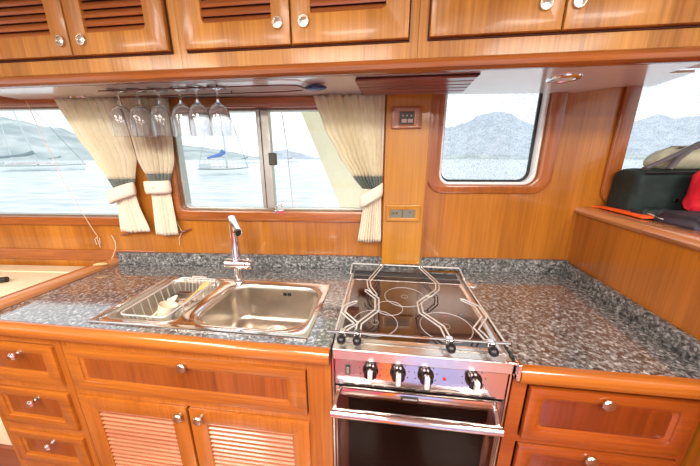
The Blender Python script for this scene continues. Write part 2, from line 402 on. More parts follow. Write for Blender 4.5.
# pillar between the windows
struct('pillar', B().box(-.003, .165, -.032, 0, .952, 1.64, WB), W_PIL, smooth=False, bevel=.003)
struct('trim_7', B().box(.165, .176, -.02, 0, .96, 1.64, WB), W_RED, smooth=False)
# half wall on the right with rounded cap
def sx(y): return .803 + (y-.04)*.045      # x of the half wall's inner face at y
hw = [(sx(.035), .035), (sx(-.95), -.95), (sx(-.95)+.03, -.95), (sx(.035)+.03, .04)]
struct('wall_half', B().plate(hw, [], 0, 1.182, TOP), W_RED, smooth=False)
def nose(pts_y, zc, prof, ay=sx):
    return B().rows([[(ay(y)+dx, y, zc+dz) for dx, dz in prof] for y in pts_y], closeu=True)
capprof = [(.09, -.018), (.09, .002), (.08, .010), (.03, .013), (.0, .012), (-.012, .006), (-.017, -.003), (-.013, -.013), (-.004, -.019)]
def capped(y0, y1):
    b = B(); rs = [[(sx(y)+dx, y, 1.197+dz) for dx, dz in capprof] for y in (y0, y1)]
    b.rows(rs, closeu=True); b.b.verts.ensure_lookup_table(); n = len(capprof)
    b.b.faces.new([b.b.verts[i] for i in range(n)]); b.b.faces.new([b.b.verts[n+i] for i in range(n)])
    return b
struct('trim_8', capped(.035, -.288), W_EDGY)
struct('trim_9', capped(-.291, -.95), W_EDGY)
struct('ledge', B().plate([(.88, .04), (.85, -.95), (2.19, -.95), (2.19, .128)], [], 1.15, 1.196, TOP), W_FLOOR, smooth=False)
# soffit under the overhead lockers
struct('soffit', B().plate([(-1.505, wy(-1.5)-.001), (-1.478, -.34), (.80, -.34), (.80, -.13), (.775, -.05), (.70, wy(.7)-.001)], [], 1.637, 1.655, TOP, .002), SOFFIT, smooth=False)
struct('soffit_end', B().plate([(.70, wy(.7)-.001), (.775, -.05), (.80, -.13), (.93, -.13), (.96, wy(.96)-.002)], [], 1.655, 1.662, TOP), SOFFIT, smooth=False)

# ---------------------------------------------------------------- overhead lockers
YU = -.342
UZ0, UZ1 = 1.652, 2.055
def latch_knob(x, z, y, parent, r=.0155):
    k = finish('knob', B().lathe([(r, 0), (r, .004), (r*.92, .006), (r*.75, .006), (r*.7, .0045), (r*.3, .0055), (0, .006)], (x, y, z), (0, -1, 0), 24), KNOBM, parent)
    return k
def upper_door(x0, x1, lx0, lx1, lz0, knob, parent):
    z0, z1 = 1.703, 2.03; lz1 = 1.985
    right = knob > (x0+x1)/2
    # opening with a scooped corner beside the latch
    o = [(lx0, lz0), (lx1, lz0), (lx1, lz1), (lx0, lz1)]
    cut = .014
    if right:
        ar = [(lx1+.012-.0, lz0+.0)]
        o = rr(lx0, lx1, lz0, lz1, [.012, .003, .003, .003], 4)
    else:
        o = rr(lx0, lx1, lz0, lz1, [.003, .012, .003, .003], 4)
    d = finish('door', B().plate([(x0, z0), (x1, z0), (x1, z1), (x0, z1)], [o], YU-.017, YU-.001, FR, .003), W_UP, parent)
    lv = B()
    z = lz0-.004
    while z < lz1:
        # each slat slopes down towards the room with a rounded nose
        prof = [(YU-.004, z+.020), (YU-.012, z+.009), (YU-.0155, z+.002), (YU-.0135, z-.002), (YU-.010, z-.001), (YU-.002, z+.013)]
        xa, xb = lx0-.004, lx1+.004
        n0 = len(lv.b.verts); lv.rows([[(x, y, q) for y, q in prof] for x in (xa, xb)], closeu=True)
        z += .0215
    finish('louvre_panel', lv, W_LOUV, d)
    finish('louvre_shade', B().box(lx0-.004, lx1+.004, YU-.004, YU-.002, lz0-.003, lz1), GAP, d, smooth=False)
    latch_knob(knob*.985, 1.741+(.012 if x0 > -.6 else 0)+(.005 if x0 > .1 else 0), YU-.017, d)
    return d
def upper_cab(x0, x1, label, doors):
    t = thing('overhead_cabinet', label, 'cabinet', ((x0+x1)/2, YU, UZ0), 'louvred lockers above the windows')
    finish('carcass', B().box(x0, x1, YU, -.03-.14, UZ0+.004, UZ1), W_UP, t, smooth=False)
    zb = 1.7
    finish('shadow_line', B().box(doors[0][0]-.004, doors[-1][1]+.004, YU-.004, YU-.0005, 1.6985, 1.702).box(doors[0][0]-.004, doors[0][0]-.001, YU-.004, YU-.0005, 1.7, 2.03).box(doors[-1][1]+.001, doors[-1][1]+.004, YU-.004, YU-.0005, 1.7, 2.03), GAP, t, smooth=False)  # dark strip drawn in place of the shade round the doors
    for a in doors: upper_door(*a, t)
    return t
upper_cab(-1.60, -.606, 'varnished teak overhead locker with louvred doors at the far left', [(-1.262, -.950, -1.215, -1.009, 1.760, -.991), (-.945, -.632, -.889, -.693, 1.760, -.918)])
upper_cab(-.605, .076, 'varnished teak overhead locker with louvred doors above the sink window', [(-.578, -.266, -.518, -.317, 1.765, -.303), (-.261, .050, -.208, -.010, 1.772, -.230)])
upper_cab(.077, .98, 'varnished teak overhead locker with louvred doors at the right above the cooker', [(.104, .414, .156, .357, 1.779, .375), (.419, .730, .475, .69, 1.784, .449)])
# rounded light rail along the lockers' lower edge
rp = [(-.352, 1.655), (-.362, 1.654), (-.371, 1.648), (-.376, 1.639), (-.374, 1.629), (-.366, 1.6235), (-.356, 1.622), (-.342, 1.624), (-.330, 1.637), (-.330, 1.655)]
b = B().rows([[(x, y, z) for y, z in rp] for x in (-1.6, .98)], closeu=True)
struct('trim_10', b, W_RAIL)

# ---------------------------------------------------------------- soffit fittings
vt = thing('air_vent', 'dark rosewood slatted air vent in the glossy soffit above the pillar', 'air vent', (.08, -.18, 1.625))
finish('backing', B().box(-.094, .262, -.277, -.075, 1.632, 1.6365), GAP, vt, smooth=False)
vb = B()
for k in range(5):
    y = -.275+k*.0405; vb.box(-.098+k*.002, .258+k*.002, y, y+.036, 1.627, 1.634)
finish('slats', vb, W_VENT, vt, bevel=.003)
def downlight(x, y, label):
    t = thing('downlight', label, 'downlight', (x, y, 1.62), 'downlights in the soffit')
    finish('bezel', B().lathe([(.028, .0012), (.030, .005), (.038, .006), (.045, .003), (.046, .0)], (x, y, 1.6368), (0, 0, -1), 28, caps=False), CHROME, t)
    finish('lens', B().lathe([(.0, 0), (.0285, 0), (.0285, .0018), (.0, .0018)], (x, y, 1.6345), seg=24), LENS, t)
    return t
downlight(.532, -.188, 'round chrome downlight under the overhead locker above the right counter')
downlight(-1.225, -.115, 'round chrome downlight above the far left curtain')
# glass rack: hairpin rod with blue end bead
rk = thing('glass_rack', 'thin bronze hairpin rod rack under the soffit with a blue end bead', 'glass rack', (-.62, -.2, 1.612))
rod = [(-1.0, -.255, 1.629), (-.35, -.252, 1.629), (-.290, -.243, 1.629), (-.276, -.21, 1.629), (-.290, -.178, 1.629), (-.35, -.166, 1.629), (-1.04, -.162, 1.629)]
finish('rod', B().tube(rod, .0022), ROD, rk)
for q, yy in ((-.56, -.2535), (-.56, -.165)): finish('bracket', B().box(q, q+.005, yy-.003, yy+.003, 1.630, 1.6365), ROD, rk, bevel=.002)
bd = finish('bead', B().ball((-.236, -.21, 1.6275), .0145, 2.7, 1.5, .6), BLUEG, rk); bd['label'] = 'dark blue glassy end bead'
# wine glasses hang foot up
def wine_glass():
    t = thing('wine_glass', 'x', 'wine glass', (-.91, -.2, 1.481), 'wine glasses hanging from the rack')
    c = (-.91, -.2, 0)
    out = [(.0345, 1.481), (.0352, 1.502), (.0352, 1.526), (.0345, 1.548), (.030, 1.566), (.020, 1.579), (.009, 1.586), (.0045, 1.581), (.0036, 1.600), (.0036, 1.618), (.006, 1.624), (.024, 1.628), (.0285, 1.6295), (.0285, 1.6305), (0, 1.6315)]
    inn = [(0, 1.583), (.014, 1.579), (.024, 1.569), (.0315, 1.553), (.0337, 1.527), (.0338, 1.502), (.0334, 1.481)]
    finish('bowl', B().lathe(inn[:]+out[:6]+[(.0, 1.572)] if False else [(1e-5, 1.583)]+inn[1:]+out[:7]+[(1e-5, 1.5875)], c, seg=28, caps=False), GLASS, t, angle=80)
    finish('stem', B().lathe([(1e-5, 1.5876), (.0085, 1.5876), (.0048, 1.592), (.0040, 1.602), (.0040, 1.622), (.006, 1.6285), (1e-5, 1.6286)], c, seg=16, caps=False), GLASS, t, angle=80)
    finish('foot', B().lathe([(1e-5, 1.6288), (.010, 1.6295), (.0300, 1.6335), (.0300, 1.6350), (1e-5, 1.636)], c, seg=28, caps=False), GLASS, t, angle=80)
    return t
g0 = wine_glass()
gl = ['upside-down stemmed wine glass, leftmost of the six hanging from the rack', 'upside-down wine glass hanging second from the left in the rack', 'upside-down wine glass hanging third from the left in front of a curtain', 'upside-down wine glass hanging fourth from the left beside the window edge', 'upside-down wine glass hanging second from the right end of the row', 'upside-down stemmed wine glass, rightmost of the six hanging from the rack']
gp = [(-.955, -.228), (-.882, -.224), (-.796, -.227), (-.719, -.222), (-.650, -.230), (-.578, -.224)]
for i, (x, y) in enumerate(gp):
    if i == 0: g0.location = (x, y, 1.481); g0['label'] = gl[0]
    else: dup(g0, (x, y, 1.481), gl[i])

# ---------------------------------------------------------------- curtains
def lerp(a, b, t): return a+(b-a)*t
def keyed(keys, z):
    if z >= keys[0][0]: return keys[0][1:]
    for a, b_ in zip(keys, keys[1:]):
        if z >= b_[0]:
            t = (a[0]-z)/(a[0]-b_[0]); t = t*t*(3-2*t)*.4+t*.6
            return tuple(lerp(p, q, t) for p, q in zip(a[1:], b_[1:]))
    return keys[-1][1:]
def curtain(label, keys, npl, zband, ztie, zend, tie, base, btn=None):
    """keys: (z, left s, right s, pleat depth)"""
    keys = [(z if i == 0 else 1.4+(z-1.4)*.975, a*.972, c*.972 if c < -.5 else c, d*1.5) for i, (z, a, c, d) in enumerate(keys)]
    cx = (keys[0][1]+keys[0][2])/2
    t = thing('curtain', label, 'curtain', W(cx, zend, base), 'curtains tied back at the windows')
    def piece(name, za, zb, mat, n, push=0, skew=0):
        rows = []
        for i in range(n+1):
            z = lerp(za, zb, i/n); a, c, d = keyed(keys, z)
            row = []
            M = npl*8
            for k in range(M+1):
                u = k/M; ph = 2*PI*npl*u
                s = lerp(a, c, u) + .25*(c-a)/npl*math.sin(2*ph+.6)*.35
                # soft, slightly uneven pleats
                am = d*(.8+.3*math.sin(u*9+1.3+z*2))
                zz = z + skew*(u-.5)
                row.append(W(s, zz, base-push - am*(.5+.5*math.sin(ph)) - .012*math.sin(PI*u)*(1 if d < .012 else .5)))
            rows.append(row)
        return finish(name, B().rows(rows), mat, t, solid=.0018, angle=180)
    sk = tie[4]
    piece('drape', keys[0][0], zband, CLOTH, 26)
    piece('grey_band', zband, ztie+.012, BAND, 4)
    piece('tail', ztie+.012, zend, CLOTHT, 14)
    s0, s1, zc, h, sk = tie
    h *= 1.2
    if s0 < -.5: s0 *= .975; s1 *= .975
    rows = []
    n = 28
    for i in range(n):
        a = 2*PI*i/n; u = .5+.5*math.cos(a)
        s = lerp(s0, s1, u); z = zc + sk*(u-.5); o = base-.016-.024*math.sin(a)
        e = .002
        o2 = base-.016-.027*math.sin(a)
        rows.append([W(s, z-h/2, o), W(s+(e*math.cos(a)), z-h*.25, o2), W(s+(e*math.cos(a)), z+h*.25, o2), W(s, z+h/2, o)])
    tb = finish('tieback', B().rows(rows, closev=True), CLOTHT, t, solid=.003, angle=180)
    if btn:
        p = W(btn[0]*.975, btn[1], base-.045)
        finish('button', B().lathe([(.007, 0), (.007, .003), (.004, .005), (0, .005)], p, (0, -1, 0), 14), CLOTHT, tb)
    return t
curtain('wide cream pleated curtain at the far left window, swept right into its tieback', [(1.632, -1.372, -1.10, .018), (1.50, -1.318, -1.078, .018), (1.40, -1.262, -1.070, .016), (1.32, -1.222, -1.095, .013), (1.262, -1.200, -1.112, .010), (1.20, -1.205, -1.105, .010), (1.085, -1.212, -1.075, .014)], 9, 1.318, 1.255, 1.085, (-1.222, -1.098, 1.258, .046, .040), -.022)
curtain('narrow cream pleated curtain between the two left windows, tied with a buttoned band', [(1.632, -1.085, -.885, .014), (1.50, -1.075, -.893, .013), (1.40, -1.068, -.902, .012), (1.305, -1.035, -.937, .009), (1.25, -1.035, -.945, .009), (1.072, -1.045, -.942, .013)], 8, 1.340, 1.285, 1.072, (-1.042, -.933, 1.285, .044, .004), -.022, (-.99, 1.288))
curtain('cream pleated curtain beside the wooden pillar, tied low at its right edge', [(1.634, -.292, -.012, .018), (1.52, -.250, -.012, .018), (1.42, -.195, -.012, .016), (1.33, -.135, -.012, .013), (1.27, -.088, -.014, .010), (1.22, -.085, -.014, .010), (1.15, -.098, -.012, .011), (1.055, -.112, -.010, .014)], 9, 1.332, 1.270, 1.055, (-.100, -.010, 1.255, .045, .050), -.024)
# cords left hanging by the curtains
def cord(label, pts, r=.0016): return tag(finish('cord', B().tube([W(*p) for p in pts], r, seg=6), CORD), label, 'cord', 'cords by the windows')
cord('thin pale knotted cord hanging below the left window sill', [(-1.47, 1.63, -.02), (-1.40, 1.30, -.022), (-1.345, 1.14, -.02), (-1.325, 1.08, -.018), (-1.315, 1.055, -.016), (-1.335, 1.04, -.014), (-1.33, 1.015, -.016), (-1.31, 1.02, -.018), (-1.31, 1.045, -.014), (-1.325, 1.05, -.012), (-1.32, 1.0, -.012)], .0013)
cord('pale cord on the wall right of the narrow curtain', [(-.915, 1.07, -.012), (-.905, 1.082, -.016), (-.925, 1.13, -.012), (-.91, 1.08, -.01), (-.93, 1.05, -.008), (-.935, 1.015, -.006)])
cord('pale cord curling down past the left end of the backsplash', [(-1.25, 1.06, -.012), (-1.24, 1.03, -.012), (-1.235, 1.0, -.022), (-1.25, .965, -.028), (-1.27, .935, -.03)])
for i, (s, z) in enumerate([(-1.175, 1.068), (-.90, 1.082)]):
    tag(finish('curtain_hook', B().tube([W(s-.035, z-.008, -.004), W(s-.01, z-.002, -.016), W(s+.02, z+.008, -.012), W(s+.03, z+.01, -.002)], .004, seg=8), W_VENT), ['dark wooden hook on the wall below the wide left curtain', 'dark wooden hook on the wall beside the narrow curtain'][i], 'hook', 'curtain hooks on the wall')

# ---------------------------------------------------------------- sockets on the pillar
def socket(name, label, s0, s1, z0, z1, kind):
    t = thing(name, label, 'wall socket' if kind else 'switch panel', W((s0+s1)/2, z0, -.032))
    finish('surround', ring(rr(s0+.030 if not kind else s0+.018, s1-.030 if not kind else s1-.022, z0+.016, z1-.020, .002), rr(s0, s1, z0, z1, .004), -.042, -.032, bev=.003), W_WALLX if not kind else W_PIL, t)
    if not kind:
        finish('plate', B().box(s0+.028, s1-.028, -.036, -.032, z0+.014, z1-.018, WB), DKPL, t)
        b = B()
        for q in (0, 1): b.box(s0+.038+q*.023, s0+.057+q*.023, -.041, -.035, z0+.022, z0+.035, WB)
        finish('rocker_switch', b, PAPER, t, bevel=.001)
        b = B()
        for q in (0, 1, 2): b.lathe([(.0028, 0), (.0028, .002), (0, .002)], W(s0+.042+q*.016, z0+.047, -.036), (0, -1, 0), 10)
        finish('indicator', b, PAPER, t)
    else:
        m = (s0+s1)/2-.002
        f1 = finish('outlet', B().box(s0+.017, m-.001, -.038, -.032, z0+.015, z1-.019, WB), GREYPL, t, bevel=.001)
        for q in (-.012, .002): finish('pin_hole', B().lathe([(.0035, 0), (.0035, .0012)], W((s0+m)/2+.008+q, (z0+z1)/2, -.038), (0, -1, 0), 10), BLACK, f1)
        f2 = finish('blank_plate', B().box(m+.001, s1-.021, -.039, -.032, z0+.013, z1-.019, WB), GREYPL, t, bevel=.001)
        finish('key_hole', B().lathe([(.003, 0), (.003, .0012)], W(m+.03, z1-.030, -.039), (0, -1, 0), 10), BLACK, f2)
    return t
socket('switch_panel', 'small dark switch panel in a wooden surround high on the pillar', .018, .132, 1.512, 1.592, 0)
socket('wall_socket', 'grey twin wall socket in a wooden surround low on the pillar', .008, .150, 1.147, 1.217, 1)

# ---------------------------------------------------------------- countertops
ZC = .92
def wf(x, d): return (x, wy(x)-d)
def T(n, lbl, poly, holes):
    return tag(finish(n, B().plate(poly, holes, ZC-.028, ZC, TOP, .0015), GRAN, smooth=False), lbl, 'countertop')
ct = T('granite_countertop', 'speckled grey granite countertop around the sink, left of the cooker', [(-1.238, -.583), (-.126, -.583), wf(-.126, .003), wf(-1.238, .003)],
  [rr(-.862, -.625, -.535, -.235, .035), rr(-.582, -.214, -.535, -.250, .085)])
T('granite_countertop', 'speckled grey granite countertop in the corner right of the cooker', [(.3385, -.583), (sx(-.583)-.002, -.583), (sx(0)-.002, wy(.80)-.004), wf(.3385, .003)], [])
tag(finish('backsplash', B().box(-1.24, .798, -.021, -.001, ZC, .978, WB), GRANB, bevel=.0015), 'low granite backsplash strip along the window wall', 'backsplash')
tag(finish('backsplash', B().plate([(sx(-.585)-.019, -.585), (sx(-.585)-.001, -.585), (sx(.0)-.001, .009), (sx(0)-.019, .009)], [], ZC, .972, TOP, .0015), GRANB), 'low granite backsplash strip along the right half wall', 'backsplash')
# teak nosings and the side rail
ep = [(-.581, .921), (-.590, .922), (-.600, .918), (-.606, .909), (-.607, .896), (-.602, .884), (-.592, .879), (-.581, .878)]
def nosing(x0, x1, lbl):
    b = B(); b.rows([[(x, y-.003, z) for y, z in ep] for x in (x0, x1)], closeu=True); b.b.verts.ensure_lookup_table(); n = len(ep)
    b.b.faces.new([b.b.verts[i] for i in range(n)]); b.b.faces.new([b.b.verts[n+i] for i in range(n)])
    return tag(finish('counter_nosing', b, W_EDGE), lbl, 'edge trim', 'rounded teak nosings on the counters')
nosing(-1.30, -.127, 'rounded teak nosing along the front of the sink counter')
nosing(.337, .775, 'rounded teak nosing along the front of the right counter')
sr = B(); pr_ = [(-1.239, .921), (-1.240, .934), (-1.246, .941), (-1.262, .945), (-1.290, .945), (-1.300, .938), (-1.302, .90)]
ys = [-.604, -.20, -.17, -.145, -.12]
rows = []
for y in ys:
    dx = .0 if y < -.19 else (.03 if y > -.15 else .012)
    dz = 0 if y < -.16 else .006
    rows.append([(px+dx*(1 if i > 3 else .2), y, pz+dz*(1 if i > 0 else 0)) for i, (px, pz) in enumerate(pr_)])
sr.rows(rows, closeu=True); sr.b.verts.ensure_lookup_table(); n = len(pr_)
sr.b.faces.new([sr.b.verts[i] for i in range(n)]); sr.b.faces.new([sr.b.verts[-1-i] for i in range(n)])
tag(finish('counter_side_rail', sr, W_EDGY), 'raised teak rail along the left end of the counter', 'edge trim')
tag(finish('wooden_toggle', B().tube([(-1.262, -.214, .932+.0165), (-1.250, -.205, .9495), (-1.236, -.196, .9485), (-1.222, -.188, .947)], [.003, .007, .007, .003], seg=10), PEG), 'small pale wooden cord toggle lying on the counter side rail', 'toggle')

# ---------------------------------------------------------------- base cabinets
YF = -.575
def panel_front(x0, x1, z0, z1, ins, mat, pmat, parent, name='drawer', rad=.004, y=YF):
    """frame with a fielded, recessed panel"""
    f = finish(name, B().plate([(x0, z0), (x1, z0), (x1, z1), (x0, z1)], [rr(x0+ins[0], x1-ins[1], z0+ins[2], z1-ins[3], rad)], y-.010, y+.006, FR, .004), mat, parent)
    mo = 0.011; e = ins
    r1 = rr(x0+e[0]-.001, x1-e[1]+.001, z0+e[2]-.001, z1-e[3]+.001, rad); r2 = rr(x0+e[0]+mo, x1-e[1]-mo, z0+e[2]+mo, z1-e[3]-mo, max(rad-mo*.6, .002))
    finish('moulding', B().rows([[(x, y-.006, z) for x, z in r1], [(x, y-.0005, z) for x, z in r2], [(x, y+.002, z) for x, z in r2]], closeu=True), mat, f)
    i = [ins[0]-.002, ins[1]-.002, ins[2]-.002, ins[3]-.002]
    p = B().plate(rr(x0+i[0], x1-i[1], z0+i[2], z1-i[3], rad), [], y+.001, y+.006, FR, .001)
    p.plate(rr(x0+ins[0]+.008, x1-ins[1]-.008, z0+ins[2]+.008, z1-ins[3]-.008, max(rad-.002, .002)), [], y-.0025, y+.002, FR, .002)
    finish('panel', p, pmat, f)
    return f
def mushroom(x, z, y, parent, r=.015):
    finish('knob', B().lathe([(r*.55, 0), (r*.5, .007), (r*.95, .011), (r, .015), (r*.85, .018), (r*.3, .0195), (0, .0195)], (x, y, z), (0, -1, 0), 20), KNOBM, parent)
def carcass(x0, x1, parent, rails, stiles, mat=W_LOW, z0=.06):
    # hollow carcass: sides, bottom, back plus the face frame
    yb = min(wy(x0), wy(x1))-.03
    finish('carcass', B().box(x0, x0+.015, YF+.016, yb, z0, .888).box(x1-.015, x1, YF+.016, yb, z0, .888).box(x0+.015, x1-.015, YF+.016, yb, z0, z0+.015).box(x0+.015, x1-.015, yb-.012, yb, z0+.015, .74), mat, parent, smooth=False)
    b = B()
    for a, c in rails: b.box(x0, x1, YF, YF+.016, a, c)
    for a, c in stiles: b.box(a, c, YF-.0008, YF+.016, z0, .889)
    finish('face_frame', b, mat, parent, smooth=False, bevel=.001)
# left unit: three small drawers
ca = thing('base_cabinet', 'teak base unit with three small drawers at the left end', 'cabinet', (-1.17, -.33, 0), 'base units under the counters')
carcass(-1.348, -.986, ca, [(.838, .889), (.655, .687), (.460, .495), (.06, .31)], [(-1.348, -1.318), (-1.012, -.986)])
for z0, z1, kz, kn in ((.687, .838, .80, 1), (.495, .655, .605, 2), (.312, .462, .425, 3)):
    d = panel_front(-1.318, -1.012, z0+.003, z1-.002, (.038, .045, .034, .030), W_LOWX, W_PAN, ca)
    kx = -1.143
    finish('knob', B().lathe([(.007, 0), (.006, .012), (.012, .019), (.013, .024), (.007, .029), (0, .029)], (kx, YF-.0025, z0+(z1-z0)*.76), (0, -1, 0), 16), CHROME, d)
# sink unit
cb = thing('base_cabinet', 'teak base unit under the sink with one wide drawer and two louvred doors', 'cabinet', (-.57, -.33, 0), 'base units under the counters')
carcass(-.984, -.127, cb, [(.838, .889), (.655, .684), (.06, .118)], [(-.984, -.968), (-.197, -.127)])
d = panel_front(-.969, -.199, .684, .838, (.045, .050, .034, .030), W_LOWX, W_PAN, cb)
mushroom(-.570, .812, YF-.0025, d)
def louvre_door(x0, x1, l0, l1, knob, parent):
    z0, z1 = .118, .654
    d = finish('door', B().plate([(x0, z0), (x1, z0), (x1, z1), (x0, z1)], [rr(l0, l1, z0+.06, .603, .003)], YF-.009, YF+.005, FR, .003), W_LOW, parent)
    lv = B(); z = z0+.055
    while z < .603:
        prof = [(YF+.004, z+.0045), (YF-.004, z+.0045), (YF-.0075, z+.001), (YF-.0065, z-.003), (YF-.002, z-.0045), (YF+.005, z-.002)]
        lv.rows([[(x, y, q) for y, q in prof] for x in (l0-.004, l1+.004)], closeu=True); z += .0178
    finish('louvre_panel', lv, W_SHADE, d)
    finish('louvre_shade', B().box(l0-.003, l1+.003, YF+.014, YF+.015, z0+.055, .606), GAP, d, smooth=False)  # dark sheet painted as the shade between the slats
    mushroom(knob+.010, .628, YF-.009, d, .0145)
louvre_door(-.972, -.588, -.910, -.643, -.618, cb)
louvre_door(-.580, -.196, -.523, -.250, -.552, cb)
# right unit
cc = thing('base_cabinet', 'reddish wooden base unit with wide drawers right of the cooker', 'cabinet', (.56, -.33, 0), 'base units under the counters')
carcass(.337, .766, cc, [(.855, .889), (.668, .69), (.48, .50), (.06, .31)], [(.337, .372), (.752, .766)], W_RDR)
for z0, z1, kz in ((.690, .853, .817), (.503, .666, .637), (.316, .479, .45)):
    d = panel_front(.378, .748, z0, z1, (.030, .034, .030, .028), W_RDR, W_RPAN, cc, rad=.018)
    mushroom(.552, kz+.012, YF-.0025, d)

# ---------------------------------------------------------------- sink
sk = thing('kitchen_sink', 'stainless steel inset sink with deep bowl and narrow left drainer basin', 'sink', (-.54, -.39, .74))
def bowl(x0, x1, y0, y1, r, depth, zt, lip=.006, draft=.014, fr=.03):
    b = B(); rows = []
    steps = [(0-lip, 0), (0, -.0005), (.004, -.004), (.006, -.02)]
    steps += [(lerp(.006, draft, t), lerp(-.02, -(depth-fr), t)) for t in (.3, .6, 1)]
    for i in range(1, 6):
        a = .5*PI*i/5; steps.append((draft+fr*(1-math.cos(a)), -(depth-fr)-fr*math.sin(a)))
    for ins, dz in steps:
        q = max(r-ins*.6, .012)
        rows.append([(x, y, zt+dz) for x, y in rr(x0+ins, x1-ins, y0+ins, y1-ins, q, 8)])
    b.rows(rows, closeu=True)
    vs = b.b.verts; vs.ensure_lookup_table(); n = len(rows[0]); b.b.faces.new([vs[len(vs)-n+i] for i in range(n)])
    return b
ZR = ZC+.0035
finish('rim', B().plate(rr(-.888, -.196, -.562, -.216, .012), [rr(-.858, -.629, -.531, -.239, .032), rr(-.578, -.218, -.531, -.254, .085)], ZC+.0003, ZC+.0035, TOP, .001), STEELP, sk)
finish('basin', bowl(-.578, -.218, -.531, -.254, .066, .150, ZR), STEELB, sk, solid=.0012, angle=60)
finish('drainer_basin', bowl(-.858, -.629, -.531, -.239, .032, .095, ZR, fr=.015), STEELB, sk, solid=.0012, angle=60)
# pressed grooves on the rim around the drainer
grv = B()
grv.tube([(-.876, -.55, ZR+.001), (-.876, -.225, ZR+.001)], .0024).tube([(-.868, -.55, ZR+.001), (-.868, -.232, ZR+.001)], .0018)
finish('rim_bead', grv, STEELP, sk)
dr = finish('drain', B().lathe([(.044, .0), (.043, .003), (.036, .003), (.032, -.002), (.012, -.003), (.012, .004), (.0, .004)], (-.385, -.345, ZR-.149), seg=28), STEELP, sk)
b = B()
for k in range(12):
    a = 2*PI*k/12; b.lathe([(.0032, 0), (.0032, .0012)], (-.385+.023*math.cos(a), -.345+.023*math.sin(a), ZR-.1512), seg=8)
finish('drain_hole', b, BLACK, dr)
b = B()
for q in range(2):
    for r in range(2):
        b.box(-.377+q*.018+r*.0075, -.371+q*.018+r*.0075, -.2652, -.262, .885, .897)
finish('overflow', b, BLACK, sk, smooth=False)
# faucet
fc = thing('faucet', 'chrome single-lever mixer tap standing behind the sink', 'faucet', (-.572, -.236, ZR))
fx, fy = -.572, -.232
finish('body', B().lathe([(.020, 0), (.020, .003), (.0170, .006), (.0170, .062)], (fx, fy, ZR), seg=24).lathe([(.0215, -.044), (.0215, .036)], (fx, fy, .996), (1, 0, 0), 24), CHROME, fc)
finish('lever', B().lathe([(.0205, 0), (.0215, .004), (.0205, .024), (.016, .028), (0, .028)], (fx+.036, fy, .996), (1, 0, 0), 24).tube([(fx+.046, fy, 1.010), (fx+.048, fy-.004, 1.026), (fx+.052, fy-.014, 1.038)], .003), STEELP, fc, bevel=0)
finish('column', B().lathe([(.0185, 0), (.0175, .01), (.0145, .164)], (fx, fy, 1.008), seg=24), CHROME, fc)
sp = finish('spout', B().tube([(fx-.010, fy+.012, 1.178), (fx-.007, fy+.008, 1.178), (fx+.062, fy-.078, 1.148)], [.0135, .0155, .0155], seg=20), CHROME, fc)
nz = finish('nozzle', B().tube([(fx+.0618, fy-.0778, 1.1481), (fx+.066, fy-.083, 1.1463)], [.012, .011], seg=20), BLACK, sp)
# wire basket in the drainer basin
bk = thing('dish_basket', 'wire dish basket sitting in the narrow drainer basin', 'basket', (-.745, -.385, .84))
bx0, bx1, by0, by1, zt, zb = -.818, -.655, -.522, -.246, ZR+.006, .862
finish('rim', B().tube([(x, y, zt) for x, y in rr(bx0, bx1, by0, by1, .02, 5)], .0028, True), WIRE, bk)
b = B()
for k in range(9):
    x = lerp(bx0+.018, bx1-.018, k/8)
    b.tube([(x, by0, zt), (x, by0+.012, zb), (x, by1-.012, zb), (x, by1, zt)], .0013, seg=6)
for k in range(9):
    y = lerp(by0+.02, by1-.02, k/8)
    b.tube([(bx0, y, zt), (bx0+.010, y, zb), (bx1-.010, y, zb), (bx1, y, zt)], .0013, seg=6)
finish('mesh_wires', b, WIRE, bk)
finish('handle', B().tube([(bx0+.05, by1, zt), (bx0+.05, by1+.004, zt+.006), (bx1-.05, by1+.004, zt+.006), (bx1-.05, by1, zt)], .0045), STEEL, bk)
def spoon(name, lbl, p0, p1, mat, rh=.004, rb=.016, cat='utensil'):
    t = thing(name, lbl, cat, p0, 'utensils and dishes in the wire basket')
    p0, p1 = Vector(p0), Vector(p1)
    finish('handle', B().tube([p0, p0.lerp(p1, .5), p1], [rh, rh*.9, rh*.8]), mat, t)
    d = (p1-p0).normalized()
    finish('blade', B().tube([p1-d*.004, p1+d*.012, p1+d*.03, p1+d*.045], [rh*.8, rb, rb*.9, rb*.3], seg=12, flat=.25), mat, t)
    return t
spoon('wooden_spoon', 'pale wooden spoon leaning out at the right side of the basket', (-.722, -.430, .876), (-.680, -.330, .925), WOODSP)
spoon('wooden_spatula', 'pale wooden spatula across the front of the basket', (-.775, -.500, .872), (-.735, -.43, .914), CHINA, .005, .018)
k = thing('kitchen_knife', 'black-handled kitchen knife leaning in the middle of the basket', 'knife', (-.76, -.43, .87), 'utensils and dishes in the wire basket')
finish('handle', B().tube([(-.748, -.400, .906), (-.738, -.375, .926)], [.0075, .009], seg=10), BLACK, k)
finish('blade', B().tube([(-.79, -.49, .868), (-.77, -.452, .884), (-.748, -.400, .906)], [.002, .009, .008], seg=8, flat=.15), STEELP, k)
tag(finish('drinking_cup', B().lathe([(.0, 0), (.022, 0), (.026, .03), (.028, .052), (.0265, .052), (.024, .03), (.0, .003)], (-.715, -.464, .884), (.3, .2, 1), 24, caps=False), CHINA), 'small pale cup tipped over in the front right of the basket', 'cup', 'utensils and dishes in the wire basket')
tag(finish('saucer', B().lathe([(0, 0), (.028, 0), (.048, .008), (.047, .0095), (.027, .002), (0, .002)], (-.762, -.330, .872), (.2, -.2, 1), 28, caps=False), STEELP), 'small shiny steel dish lying at the back left of the basket', 'dish', 'utensils and dishes in the wire basket')

